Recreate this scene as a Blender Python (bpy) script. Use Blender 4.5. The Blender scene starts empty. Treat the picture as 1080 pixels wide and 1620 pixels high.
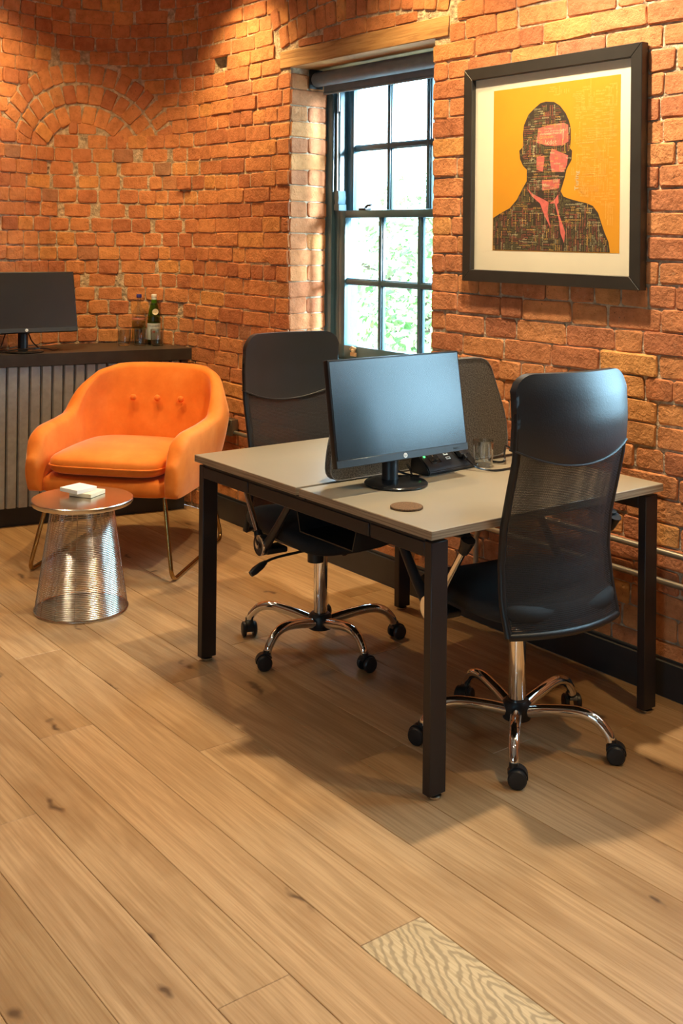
import bpy, bmesh, math, random
import numpy as np
from mathutils import Matrix, Vector
from mathutils.geometry import tessellate_polygon
random.seed(7)
PI = math.pi
scene = bpy.context.scene
COL = scene.collection
# ------------------------------------------------------------------ camera
FPX, CY, ROLL, CAMH = 1750.77, 370.69, -0.0098, 1.5192
TH = 2.2244
CAM = (-1.9989, -2.1990, CAMH)
cd = bpy.data.cameras.new('camera'); cam = bpy.data.objects.new('camera', cd); COL.objects.link(cam)
cd.sensor_fit = 'AUTO'; cd.sensor_width = 36; cd.lens = FPX / 1620 * 36
cd.shift_y = -(810 - CY) / 1620
cd.clip_start = 0.05; cd.clip_end = 200
cam.matrix_world = Matrix.Translation(CAM) @ Matrix.Rotation(-math.asin(-math.cos(TH)), 4, 'Z') @ Matrix.Rotation(PI / 2, 4, 'X') @ Matrix.Rotation(-ROLL, 4, 'Z')
scene.camera = cam
# ------------------------------------------------------------------ colour management, sky
scene.view_settings.view_transform = 'Standard'
scene.view_settings.look = 'None'
scene.view_settings.gamma = 1
scene.view_settings.use_curve_mapping = False
scene.view_settings.exposure = 0.08
SKY = 21.0
world = bpy.data.worlds.new('daylight'); scene.world = world; world.use_nodes = True
bg = world.node_tree.nodes['Background']; bg.inputs[0].default_value = (.46, .77, 1.0, 1); bg.inputs[1].default_value = SKY
def portal(loc, rotz, w, h):
    l = bpy.data.lights.new('window_portal', 'AREA'); l.shape = 'RECTANGLE'; l.size = w; l.size_y = h
    l.cycles.is_portal = True
    o = bpy.data.objects.new('window_portal', l); COL.objects.link(o)
    o.matrix_world = Matrix.Translation(loc) @ Matrix.Rotation(rotz, 4, 'Z') @ Matrix.Rotation(PI / 2, 4, 'X')
    return o
WX, WDEP = 1.10, .22                       # room face of the window wall, depth of the reveal
WINS = [1.745, -0.605]                      # window centres along that wall
for yc in WINS: portal((WX + .36, yc, 1.62), PI / 2, 1.05, 1.45)
for yc in (-2.6,): portal((-4.4 - .36, yc, 1.62), -PI / 2, 1.05, 1.45)
sun_l = bpy.data.lights.new('reveal_fill_sun', 'SUN'); sun_l.energy = 44.0; sun_l.angle = math.radians(9); sun_l.color = (.64, .83, 1)  # added sun lamp, aimed along the wall to brighten the window reveals
sun = bpy.data.objects.new('reveal_fill_sun', sun_l); COL.objects.link(sun); sun.location = (6, -8, 6)
sun.rotation_euler = Vector((-.245, .93, -.14)).to_track_quat('-Z', 'Y').to_euler()
WARM = (1.0, .82, .56)
WASH = (1.0, .69, .31)
SPOTS = [  # x, y, watts, aim x, aim y, cone degrees, colour
    (.72, 2.62, 110, 1.0, 2.62, 100, WASH), (.68, 1.16, 80, .97, 1.16, 105, WASH), (.50, .34, 215, .60, .28, 122, WARM),
    (.64, -1.0, 75, .97, -1.0, 105, WASH), (-.05, 2.95, 105, .04, 3.35, 110, WASH),
    (-1.35, 2.0, 66, -1.35, 2.0, 90, WARM), (-1.55, .55, 46, -1.6, .55, 80, WARM), (-1.45, -.9, 52, -1.5, -.9, 80, WARM),
    (-3.0, 1.2, 50, -3.0, 1.2, 110, WARM), (-3.0, -1.2, 50, -3.0, -1.2, 110, WARM), (-.1, -2.0, 60, -.1, -2.0, 84, WARM)]
CEIL = 3.0

# ------------------------------------------------------------------ helpers
def tag(o, label=None, cat=None, group=None, kind=None):
    if label: o['label'] = label
    if cat: o['category'] = cat
    if group: o['group'] = group
    if kind: o['kind'] = kind
    return o
def empty(name, loc, rz=0):
    o = bpy.data.objects.new(name, None); COL.objects.link(o)
    o.location = loc; o.rotation_euler = (0, 0, rz); o.empty_display_size = .1
    return o
def finish(bm, name, mat, parent=None, smooth=True, ang=40):
    me = bpy.data.meshes.new(name)
    bmesh.ops.recalc_face_normals(bm, faces=bm.faces)
    if smooth:
        lim = math.radians(ang)
        for f in bm.faces: f.smooth = True
        for e in bm.edges:
            if len(e.link_faces) == 2 and e.calc_face_angle(0) > lim: e.smooth = False
    bm.to_mesh(me); bm.free()
    for m in (mat if isinstance(mat, (list, tuple)) else [mat]): me.materials.append(m)
    o = bpy.data.objects.new(name, me); COL.objects.link(o)
    if parent is not None: o.parent = parent
    return o
def B(): return bmesh.new()
def box(bm, x0, x1, y0, y1, z0, z1, bev=0, seg=2, mtx=None):
    r = bmesh.ops.create_cube(bm, size=1)
    vs = r['verts']
    for v in vs:
        v.co = Vector(((x0 + x1) / 2 + v.co.x * (x1 - x0), (y0 + y1) / 2 + v.co.y * (y1 - y0), (z0 + z1) / 2 + v.co.z * (z1 - z0)))
    if bev:
        es = list({e for v in vs for e in v.link_edges})
        out = bmesh.ops.bevel(bm, geom=es, offset=bev, segments=seg, profile=.5, affect='EDGES')
        vs = list({v for f in out['faces'] for v in f.verts} | {v for v in vs if v.is_valid})
    if mtx is not None:
        bmesh.ops.transform(bm, matrix=mtx, verts=vs)
    return vs
def lathe(bm, prof, n=24, mtx=None, cap=True):
    rings = []
    for r, z in prof:
        rings.append([bm.verts.new((r * math.cos(2 * PI * k / n), r * math.sin(2 * PI * k / n), z)) for k in range(n)])
    for a, b in zip(rings, rings[1:]):
        for k in range(n): bm.faces.new((a[k], a[(k + 1) % n], b[(k + 1) % n], b[k]))
    if cap:
        bm.faces.new(rings[0][::-1]); bm.faces.new(rings[-1])
    vs = [v for r in rings for v in r]
    if mtx is not None: bmesh.ops.transform(bm, matrix=mtx, verts=vs)
    return vs
def tube(bm, pts, r, n=10, closed=False, rs=None, flat=1.0, upv=(0, 0, 1)):
    P = [Vector(p) for p in pts]; N = len(P); rings = []
    prev = None
    for i in range(N):
        a = P[(i - 1) % N] if (closed or i > 0) else P[i]; b = P[(i + 1) % N] if (closed or i < N - 1) else P[i]
        t = (b - a).normalized()
        if prev is None:
            u = Vector(upv); u = u - t * u.dot(t)
            if u.length < 1e-3: u = Vector((1, 0, 0)); u = u - t * u.dot(t)
        else:
            u = prev - t * prev.dot(t)
        u.normalize(); prev = u; w = t.cross(u)
        rr = rs[i] if rs else r
        rings.append([bm.verts.new(P[i] + u * (math.cos(2 * PI * k / n) * rr) + w * (math.sin(2 * PI * k / n) * rr * flat)) for k in range(n)])
    M_ = N if closed else N - 1
    for i in range(M_):
        a, b = rings[i], rings[(i + 1) % N]
        for k in range(n): bm.faces.new((a[k], a[(k + 1) % n], b[(k + 1) % n], b[k]))
    if not closed:
        bm.faces.new(rings[0][::-1]); bm.faces.new(rings[-1])
def smooth_path(pts, k=6, closed=False):
    P = [np.array(p, float) for p in pts]; N = len(P); out = []
    for i in range(N if closed else N - 1):
        if closed: p0, p1, p2, p3 = P[(i - 1) % N], P[i], P[(i + 1) % N], P[(i + 2) % N]
        else: p0, p1, p2, p3 = P[max(i - 1, 0)], P[i], P[i + 1], P[min(i + 2, N - 1)]
        for j in range(k):
            t = j / k
            out.append(.5 * ((2 * p1) + (-p0 + p2) * t + (2 * p0 - 5 * p1 + 4 * p2 - p3) * t * t + (-p0 + 3 * p1 - 3 * p2 + p3) * t ** 3))
    if not closed: out.append(P[-1])
    return [tuple(p) for p in out]
def fillet(pts, r, k=5):
    P = [Vector(p) for p in pts]; out = [tuple(P[0])]
    for i in range(1, len(P) - 1):
        a = (P[i - 1] - P[i]); b = (P[i + 1] - P[i]); d = min(r, a.length * .49, b.length * .49)
        A = P[i] + a.normalized() * d; C_ = P[i] + b.normalized() * d
        for j in range(k + 1):
            t = j / k; out.append(tuple(A * (1 - t) ** 2 + P[i] * 2 * t * (1 - t) + C_ * t * t))
    out.append(tuple(P[-1])); return out
def superbox(bm, c, h, e=4.0, nu=28, nv=14, fn=None):
    """a cushion: superellipsoid with centre c, half sizes h, roundness e"""
    def sp(w, m): return math.copysign(abs(w) ** (2 / m), w)
    rings = []
    for j in range(1, nv):
        ph = -PI / 2 + PI * j / nv
        ring = []
        for k in range(nu):
            th = 2 * PI * k / nu
            p = Vector((h[0] * sp(math.cos(ph), e * .6) * sp(math.cos(th), e), h[1] * sp(math.cos(ph), e * .6) * sp(math.sin(th), e), h[2] * sp(math.sin(ph), e * .6)))
            if fn: p = fn(p)
            ring.append(bm.verts.new(p + Vector(c)))
        rings.append(ring)
    for a, b in zip(rings, rings[1:]):
        for k in range(nu): bm.faces.new((a[k], a[(k + 1) % nu], b[(k + 1) % nu], b[k]))
    for z, ring, s in ((-h[2], rings[0], 0), (h[2], rings[-1], 1)):
        p = Vector((0, 0, z))
        if fn: p = fn(p)
        v = bm.verts.new(p + Vector(c))
        for k in range(nu): bm.faces.new((ring[k], ring[(k + 1) % nu], v))
def poly_prism(bm, pts, d0, d1, axis='y'):
    """extrude a 2-D outline (a,b) along an axis: 'y' -> (a,d,b), 'z' -> (a,b,d), 'x' -> (d,a,b)"""
    f = {'y': lambda a, b, d: (a, d, b), 'z': lambda a, b, d: (a, b, d), 'x': lambda a, b, d: (d, a, b)}[axis]
    A = [bm.verts.new(f(a, b, d0)) for a, b in pts]; C_ = [bm.verts.new(f(a, b, d1)) for a, b in pts]
    n = len(pts)
    bm.faces.new(A[::-1]); bm.faces.new(C_)
    for k in range(n): bm.faces.new((A[k], A[(k + 1) % n], C_[(k + 1) % n], C_[k]))
def copy_tree(o, parent=None):
    c = o.copy(); COL.objects.link(c)
    if parent is not None: c.parent = parent
    for ch in list(o.children): copy_tree(ch, c)
    return c
def project(p):
    x, y, z = p[0] - CAM[0], p[1] - CAM[1], p[2] - CAM[2]
    ux, uy = math.cos(TH), math.sin(TH)
    X = x * uy + y * ux; Z = -x * ux + y * uy
    c, s = math.cos(ROLL), math.sin(ROLL)
    X, z = X * c - z * s, X * s + z * c
    return 540 + FPX * X / Z, CY - FPX * z / Z, Z

# ------------------------------------------------------------------ materials
def new_mat(name):
    m = bpy.data.materials.new(name); m.use_nodes = True
    nt = m.node_tree; return m, nt, nt.nodes['Principled BSDF']
def N_(nt, typ, **kw):
    n = nt.nodes.new(typ)
    for k, v in kw.items():
        if k.startswith('i_'): n.inputs[int(k[2:])].default_value = v
        else: setattr(n, k, v)
    return n
def mixcol(nt, fac, a, b, mode='MIX'):
    n = nt.nodes.new('ShaderNodeMix'); n.data_type = 'RGBA'; n.blend_type = mode
    for sock, v in ((n.inputs[0], fac), (n.inputs[6], a), (n.inputs[7], b)):
        if hasattr(v, 'is_linked') or hasattr(v, 'links'): nt.links.new(v, sock)
        else: sock.default_value = v if not isinstance(v, tuple) else (*v[:3], 1)
    return n.outputs[2]
def pos(nt, scale=(1, 1, 1), rnd=0):
    g = nt.nodes.new('ShaderNodeNewGeometry'); out = g.outputs['Position']
    if rnd:
        oi = nt.nodes.new('ShaderNodeObjectInfo'); mu = N_(nt, 'ShaderNodeVectorMath', operation='SCALE'); mu.inputs[0].default_value = (rnd, rnd * 1.7, rnd * .6)
        nt.links.new(oi.outputs['Random'], mu.inputs['Scale'])
        ad = N_(nt, 'ShaderNodeVectorMath', operation='ADD'); nt.links.new(out, ad.inputs[0]); nt.links.new(mu.outputs[0], ad.inputs[1]); out = ad.outputs[0]
    if scale != (1, 1, 1):
        m = N_(nt, 'ShaderNodeVectorMath', operation='MULTIPLY'); m.inputs[1].default_value = scale; nt.links.new(out, m.inputs[0]); out = m.outputs[0]
    return out
def noise(nt, vec, scale, detail=3, rough=.5, dist=0):
    n = N_(nt, 'ShaderNodeTexNoise'); n.inputs['Scale'].default_value = scale; n.inputs['Detail'].default_value = detail
    n.inputs['Roughness'].default_value = rough; n.inputs['Distortion'].default_value = dist
    nt.links.new(vec, n.inputs['Vector']); return n.outputs['Fac']
def ramp(nt, fac, stops):
    r = nt.nodes.new('ShaderNodeValToRGB'); el = r.color_ramp.elements
    while len(el) < len(stops): el.new(.5)
    for e, (p, c) in zip(el, stops): e.position = p; e.color = (*c, 1) if isinstance(c, tuple) else (c, c, c, 1)
    nt.links.new(fac, r.inputs[0]); return r.outputs[0]
def bump(nt, bsdf, h, strength=.3, dist=.005):
    b = N_(nt, 'ShaderNodeBump'); b.inputs['Strength'].default_value = strength; b.inputs['Distance'].default_value = dist
    nt.links.new(h, b.inputs['Height']); nt.links.new(b.outputs[0], bsdf.inputs['Normal'])
def simple(name, col, rough=.5, metal=0, var=.12, vs=14, bs=0, bst=.2, bd=.002, spec=.5, coat=0, sheen=0, sheencol=None):
    m, nt, b = new_mat(name)
    f = noise(nt, pos(nt), vs, 4)
    lo = tuple(c * (1 - var) for c in col); hi = tuple(min(1, c * (1 + var)) for c in col)
    nt.links.new(ramp(nt, f, [(.3, lo), (.7, hi)]), b.inputs['Base Color'])
    b.inputs['Roughness'].default_value = rough; b.inputs['Metallic'].default_value = metal
    b.inputs['Specular IOR Level'].default_value = spec; b.inputs['Coat Weight'].default_value = coat
    if sheen:
        b.inputs['Sheen Weight'].default_value = sheen; b.inputs['Sheen Roughness'].default_value = .35
        if sheencol: b.inputs['Sheen Tint'].default_value = (*sheencol, 1)
    if bs: bump(nt, b, noise(nt, pos(nt), bs, 3), bst, bd)
    return m
def srgb(r, g, b):
    f = lambda c: (c / 255) / 12.92 if c <= 10 else (((c / 255) + .055) / 1.055) ** 2.4
    return (f(r), f(g), f(b))

def make_brick_mat(name, reveal=False):
    m, nt, b = new_mat(name)
    oi = nt.nodes.new('ShaderNodeObjectInfo'); g = nt.nodes.new('ShaderNodeNewGeometry')
    ad = N_(nt, 'ShaderNodeMath', operation='ADD'); nt.links.new(oi.outputs['Random'], ad.inputs[0]); nt.links.new(g.outputs['Random Per Island'], ad.inputs[1])
    fr = N_(nt, 'ShaderNodeMath', operation='FRACT'); nt.links.new(ad.outputs[0], fr.inputs[0])
    base = ramp(nt, fr.outputs[0], [(0, (.46, .165, .075)), (.2, (.55, .21, .090)), (.5, (.61, .245, .100)), (.85, (.65, .275, .106)), (.96, (.69, .325, .105)), (.985, (.44, .19, .10)), (1, (.38, .22, .13))])
    p = pos(nt, rnd=3.0)
    n1 = noise(nt, p, 22, 5, .6); n2 = noise(nt, p, 90, 3, .6); n3 = noise(nt, pos(nt), 2.2, 2)
    c = mixcol(nt, 1.0, base, ramp(nt, n1, [(.28, (.70, .66, .62)), (.55, (1, 1, 1)), (.8, (1.12, 1.14, 1.2))]), 'MULTIPLY')
    c = mixcol(nt, 1.0, c, ramp(nt, n3, [(.3, (.84, .80, .76)), (.7, (1.08, 1.08, 1.05))]), 'MULTIPLY')
    smear = ramp(nt, noise(nt, p, 34, 4, .7), [(.63, 0.0), (.74, .55)])
    c = mixcol(nt, smear, c, (.46, .30, .17))
    pit = ramp(nt, n2, [(.27, 1.0), (.34, 0.0)])
    c = mixcol(nt, pit, c, (.16, .06, .03))
    nt.links.new(c, b.inputs['Base Color']); b.inputs['Roughness'].default_value = .82; b.inputs['Specular IOR Level'].default_value = .3
    h = N_(nt, 'ShaderNodeMath', operation='ADD'); nt.links.new(n1, h.inputs[0])
    h2 = N_(nt, 'ShaderNodeMath', operation='MULTIPLY', i_1=.5); nt.links.new(n2, h2.inputs[0]); nt.links.new(h2.outputs[0], h.inputs[1])
    bump(nt, b, h.outputs[0], 1.0, .008)
    return m
M_BRICK = make_brick_mat('fired_brick')
M_MORTAR = simple('lime_mortar', (.48, .37, .25), .95, var=.45, vs=38, bs=60, bst=1.0, bd=.012, spec=.2)
def make_oak(name, figured=False):
    m, nt, b = new_mat(name)
    p1 = pos(nt, (7, .42, 1), rnd=37.0); p2 = pos(nt, (60, 1.6, 1), rnd=37.0); p3 = pos(nt, (3.4, 1.15, 1), rnd=37.0)
    n = noise(nt, p1, 1.0, 3, .5, .4)
    mul = N_(nt, 'ShaderNodeMath', operation='MULTIPLY', i_1=(44 if not figured else 62)); nt.links.new(n, mul.inputs[0])
    si = N_(nt, 'ShaderNodeMath', operation='SINE'); nt.links.new(mul.outputs[0], si.inputs[0])
    if figured:
        sx = nt.nodes.new('ShaderNodeSeparateXYZ'); nt.links.new(pos(nt), sx.inputs[0])
        ax_ = N_(nt, 'ShaderNodeMath', operation='ADD', i_1=.378); nt.links.new(sx.outputs[0], ax_.inputs[0])
        ab = N_(nt, 'ShaderNodeMath', operation='ABSOLUTE'); nt.links.new(ax_.outputs[0], ab.inputs[0])
        k1 = N_(nt, 'ShaderNodeMath', operation='MULTIPLY_ADD', i_1=2.1); nt.links.new(ab.outputs[0], k1.inputs[0]); nt.links.new(sx.outputs[1], k1.inputs[2])
        nz = noise(nt, pos(nt, (1, .55, 1)), 17, 3, .5)
        k2 = N_(nt, 'ShaderNodeMath', operation='MULTIPLY_ADD', i_1=.16); nt.links.new(nz, k2.inputs[0]); nt.links.new(k1.outputs[0], k2.inputs[2])
        k3 = N_(nt, 'ShaderNodeMath', operation='MULTIPLY', i_1=2 * PI / .046); nt.links.new(k2.outputs[0], k3.inputs[0]); nt.links.new(k3.outputs[0], si.inputs[0])
    ring = ramp(nt, N01(nt, si.outputs[0]), [(.0, 0.0), (.55, .12), (.9, 1.0)])
    fine = noise(nt, p2, 2.2, 4, .65)
    big = noise(nt, p3, 1.0, 3, .6, 1.2)
    oi = nt.nodes.new('ShaderNodeObjectInfo')
    tint = ramp(nt, oi.outputs['Random'], [(0, (.38, .235, .115)), (.3, (.46, .295, .155)), (.6, (.51, .33, .18)), (.85, (.42, .25, .115)), (1, (.54, .365, .205))])
    if figured: tint = mixcol(nt, 1.0, tint, (.58, .45, .28))
    c = mixcol(nt, 1.0, tint, ramp(nt, fine, [(.3, (.72, .66, .58)), (.6, (1.03, 1.03, 1.03))]), 'MULTIPLY')
    gf = N_(nt, 'ShaderNodeMath', operation='MULTIPLY', i_1=(.26 if not figured else .62)); nt.links.new(ring, gf.inputs[0])
    c = mixcol(nt, gf.outputs[0], c, (.22, .115, .045) if not figured else (.22, .16, .095))
    c = mixcol(nt, ramp(nt, big, [(.52, 0.0), (.74, .62)]), c, (.24, .125, .05))
    # knots
    vo = N_(nt, 'ShaderNodeTexVoronoi'); vo.voronoi_dimensions = '2D'; vo.inputs['Scale'].default_value = 1.0
    dn = N_(nt, 'ShaderNodeTexNoise'); dn.inputs['Scale'].default_value = 11; nt.links.new(pos(nt), dn.inputs['Vector'])
    dm = N_(nt, 'ShaderNodeVectorMath', operation='MULTIPLY_ADD'); dm.inputs[1].default_value = (.28, .28, 0); nt.links.new(dn.outputs['Color'], dm.inputs[0]); nt.links.new(pos(nt, (3.1, 1.05, 0), rnd=23.0), dm.inputs[2]); nt.links.new(dm.outputs[0], vo.inputs['Vector'])
    if not figured: c = mixcol(nt, ramp(nt, vo.outputs['Distance'], [(.0, .6), (.24, 0.0)]), c, (.26, .14, .06)); c = mixcol(nt, ramp(nt, vo.outputs['Distance'], [(.012, .9), (.048, 0.0)]), c, (.09, .045, .02))
    nt.links.new(c, b.inputs['Base Color'])
    b.inputs['Roughness'].default_value = .42; b.inputs['Specular IOR Level'].default_value = .4
    bump(nt, b, fine, .12, .002)
    return m
def N01(nt, v):
    a = N_(nt, 'ShaderNodeMath', operation='MULTIPLY_ADD', i_1=.5, i_2=.5); nt.links.new(v, a.inputs[0]); return a.outputs[0]
M_OAK = make_oak('oak_plank'); M_OAKF = make_oak('figured_oak', True)
M_SUB = simple('floor_gap', (.16, .095, .05), .9)
M_PLASTER = simple('ceiling_plaster', (.55, .50, .44), .9, var=.04)
M_DULLBRICK = simple('room_brick', (.36, .15, .065), .9, var=.35, vs=9, bs=30, bst=.6)
M_SKIRT = simple('charcoal_skirting_paint', (.022, .024, .028), .42, var=.1)
def make_timber():
    m, nt, b = new_mat('pine_lintel')
    n = noise(nt, pos(nt, (3, 2.2, 34)), 1.6, 5, .6, .8)
    c = ramp(nt, n, [(.3, (.30, .14, .05)), (.5, (.50, .27, .10)), (.7, (.58, .34, .14))])
    nt.links.new(c, b.inputs['Base Color']); b.inputs['Roughness'].default_value = .7; bump(nt, b, n, .5, .004); return m
M_TIMBER = make_timber()
M_WINPAINT = simple('teal_grey_window_paint', srgb(66, 92, 102), .28, var=.06)
M_CORD = simple('white_sash_cord', (.75, .72, .64), .7)
M_BRASSY = simple('worn_brass', (.62, .40, .22), .4, .4)
def make_glass(name, tint=(1, 1, 1), refl=1.0):
    m = bpy.data.materials.new(name); m.use_nodes = True; nt = m.node_tree; nt.nodes.clear()
    o = nt.nodes.new('ShaderNodeOutputMaterial'); mx = nt.nodes.new('ShaderNodeMixShader'); t = nt.nodes.new('ShaderNodeBsdfTransparent'); g = nt.nodes.new('ShaderNodeBsdfGlossy')
    t.inputs[0].default_value = (*tint, 1); g.inputs['Roughness'].default_value = .02
    fr = nt.nodes.new('ShaderNodeLayerWeight'); fr.inputs[0].default_value = .5
    pw = N_(nt, 'ShaderNodeMath', operation='POWER', i_1=4.0); nt.links.new(fr.outputs['Facing'], pw.inputs[0])
    mu = N_(nt, 'ShaderNodeMath', operation='MULTIPLY_ADD', i_1=.8 * refl, i_2=.04 * refl); nt.links.new(pw.outputs[0], mu.inputs[0])
    n = noise(nt, pos(nt), 3, 2); mm = N_(nt, 'ShaderNodeMath', operation='MULTIPLY_ADD', i_1=.01, i_2=0); nt.links.new(n, mm.inputs[0])
    ad = N_(nt, 'ShaderNodeMath', operation='ADD'); nt.links.new(mu.outputs[0], ad.inputs[0]); nt.links.new(mm.outputs[0], ad.inputs[1])
    nt.links.new(ad.outputs[0], mx.inputs[0]); nt.links.new(t.outputs[0], mx.inputs[1]); nt.links.new(g.outputs[0], mx.inputs[2]); nt.links.new(mx.outputs[0], o.inputs[0])
    return m
M_PANE = make_glass('window_glass', (.97, .99, .98)); M_CLEAR = make_glass('clear_drinking_glass', (.90, .92, .92), 3.0); M_GREEN = make_glass('green_bottle_glass', (.30, .52, .10), 1.3); M_PICGLASS = make_glass('picture_glass', (1, 1, 1), .2)
M_BLIND = simple('grey_blind_fabric', srgb(112, 122, 130), .55, bs=400, bst=.1)
M_DKMETAL = simple('brown_black_steel', srgb(36, 30, 31), .42, .0, var=.05, bs=600, bst=.05)
M_BLACK = simple('black_plastic', (.012, .012, .013), .42, var=.1)
M_BLACKGLOSS = simple('glossy_black_plastic', (.012, .012, .013), .16, var=.05)
M_CHROME = simple('chrome', (.82, .80, .78), .07, 1.0, var=.02)
M_STEEL = simple('brushed_steel', (.60, .56, .50), .24, 1.0, var=.05)
M_WIRE = simple('polished_wire', (.70, .66, .60), .20, 1.0, var=.03)
M_BRASS = simple('antique_brass_tube', (.42, .27, .10), .24, 1.0, var=.08)
M_GALV = simple('galvanised_conduit', (.42, .38, .32), .38, .85, var=.15)
def make_laminate():
    m, nt, b = new_mat('taupe_desk_laminate')
    n = noise(nt, pos(nt, (1, 1, 1)), 6, 3)
    nt.links.new(ramp(nt, n, [(.3, (.30, .25, .175)), (.7, (.32, .268, .19))]), b.inputs['Base Color'])
    b.inputs['Roughness'].default_value = .34; b.inputs['Specular IOR Level'].default_value = .75
    return m
M_LAM = make_laminate()
def make_edge():
    m, nt, b = new_mat('plywood_edge_band')
    n = noise(nt, pos(nt, (3, 3, 260)), 1.0, 3, .6)
    nt.links.new(ramp(nt, n, [(.35, (.21, .135, .075)), (.65, (.44, .33, .21))]), b.inputs['Base Color']); b.inputs['Roughness'].default_value = .5
    return m
M_EDGE = make_edge()
M_FELT = simple('charcoal_felt', (.125, .11, .09), .95, var=.55, vs=210, bs=300, bst=.8, bd=.003, spec=.15)
M_FELTEDGE = simple('felt_edge_piping', (.17, .16, .15), .8, var=.2, vs=100)
M_CORK = simple('cork', (.135, .070, .030), .9, var=.7, vs=190, bs=200, bst=.6)
def make_screen(name):
    m, nt, b = new_mat(name)
    n = noise(nt, pos(nt), 900, 2)
    nt.links.new(ramp(nt, n, [(.3, (.006, .007, .008)), (.7, (.009, .010, .011))]), b.inputs['Base Color'])
    b.inputs['Roughness'].default_value = .27; b.inputs['Specular IOR Level'].default_value = .9
    return m
M_SCREEN = make_screen('matte_monitor_panel')
M_BEZEL = simple('monitor_bezel', (.035, .04, .045), .35, var=.05)
M_LEATHER = simple('black_faux_leather', (.012, .016, .022), .40, var=.12, bs=260, bst=.25, bd=.0015, spec=.9)
M_SEATFAB = simple('black_seat_fabric', (.013, .014, .016), .8, var=.25, vs=300, bs=500, bst=.4, bd=.001)
def make_meshfab():
    m = bpy.data.materials.new('black_chair_mesh'); m.use_nodes = True; nt = m.node_tree; b = nt.nodes['Principled BSDF']; out = nt.nodes['Material Output']
    b.inputs['Base Color'].default_value = (.020, .022, .025, 1); b.inputs['Roughness'].default_value = .45; b.inputs['Specular IOR Level'].default_value = .6
    uv = nt.nodes.new('ShaderNodeUVMap'); sep = nt.nodes.new('ShaderNodeSeparateXYZ'); nt.links.new(uv.outputs[0], sep.inputs[0])
    def wav(k, a, bb):
        c1 = N_(nt, 'ShaderNodeMath', operation='MULTIPLY', i_1=a); c2 = N_(nt, 'ShaderNodeMath', operation='MULTIPLY', i_1=bb)
        nt.links.new(sep.outputs[0], c1.inputs[0]); nt.links.new(sep.outputs[1], c2.inputs[0])
        s = N_(nt, 'ShaderNodeMath', operation='ADD'); nt.links.new(c1.outputs[0], s.inputs[0]); nt.links.new(c2.outputs[0], s.inputs[1])
        si = N_(nt, 'ShaderNodeMath', operation='SINE'); nt.links.new(s.outputs[0], si.inputs[0]); return si.outputs[0]
    mu = N_(nt, 'ShaderNodeMath', operation='MULTIPLY'); nt.links.new(wav(0, 1100, 640), mu.inputs[0]); nt.links.new(wav(1, -1100, 640), mu.inputs[1])
    f = ramp(nt, N01(nt, mu.outputs[0]), [(.42, 0.0), (.62, 1.0)])
    sc = N_(nt, 'ShaderNodeMath', operation='MULTIPLY', i_1=.58); nt.links.new(f, sc.inputs[0])
    t = nt.nodes.new('ShaderNodeBsdfTransparent'); mx = nt.nodes.new('ShaderNodeMixShader')
    nt.links.new(sc.outputs[0], mx.inputs[0]); nt.links.new(b.outputs[0], mx.inputs[1]); nt.links.new(t.outputs[0], mx.inputs[2]); nt.links.new(mx.outputs[0], out.inputs[0])
    return m
M_MESH = make_meshfab()
def make_velvet():
    m, nt, b = new_mat('orange_velvet')
    n = noise(nt, pos(nt), 9, 4, .6, .15); n2 = noise(nt, pos(nt), 300, 2)
    nt.links.new(ramp(nt, n, [(.3, (.70, .165, .016)), (.55, (.78, .205, .024)), (.75, (.84, .25, .04))]), b.inputs['Base Color'])
    b.inputs['Roughness'].default_value = .75; b.inputs['Specular IOR Level'].default_value = .25
    b.inputs['Sheen Weight'].default_value = .75; b.inputs['Sheen Roughness'].default_value = .3; b.inputs['Sheen Tint'].default_value = (1, .62, .42, 1)
    bump(nt, b, n2, .25, .001); return m
M_VELVET = make_velvet()
M_CREDTOP = simple('dark_stained_oak_top', (.040, .033, .027), .38, var=.2, vs=20)
M_CREDFRONT = simple('grey_ribbed_front', (.31, .30, .28), .55, var=.12, vs=30)
M_WHITE = simple('white_card', (.82, .80, .76), .5, var=.03)
M_CREAM = simple('cream_mount_board', (.78, .69, .50), .8, var=.02)
M_FRAME = simple('dark_picture_frame', (.030, .026, .022), .35, var=.1)
M_ORANGE = simple('orange_print', (.64, .27, .008), .75, var=.05, vs=6)
M_INKDARK = simple('print_dark_ink', (.035, .022, .012), .8); M_INKPINK = simple('print_pink_ink', (.62, .13, .10), .8, var=.2, vs=60)
M_INKPALE = simple('print_pale_ink', (.62, .55, .30), .8); M_INKYEL = simple('print_yellow_ink', (.80, .46, .10), .8); M_INKRED = simple('print_red_ink', (.45, .12, .07), .8); M_INKOLIVE = simple('print_olive_ink', (.22, .20, .07), .8)
M_METALBOX = simple('metal_clad_socket_box', (.20, .17, .13), .4, .8, var=.15)
M_BLUE = simple('blue_cap', (.03, .03, .22), .4); M_PAPER = simple('pale_label', (.52, .58, .58), .6); M_PINKLAB = simple('pink_label', (.6, .22, .16), .6); M_STAR = simple('red_star', (.55, .05, .04), .6); M_NAVY = simple('navy_lettering', (.02, .03, .10), .6)
def emis(name, col, s):
    m, nt, b = new_mat(name); b.inputs['Base Color'].default_value = (*col, 1); b.inputs['Emission Color'].default_value = (*col, 1); b.inputs['Emission Strength'].default_value = s
    n = noise(nt, pos(nt), 5, 1); nt.links.new(ramp(nt, n, [(0, tuple(c * .98 for c in col)), (1, col)]), b.inputs['Base Color']); return m
M_LED = emis('green_power_light', (.05, .9, .15), 4.0); M_LENS = emis('downlight_lens', (1, .8, .5), 6.0)
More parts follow.
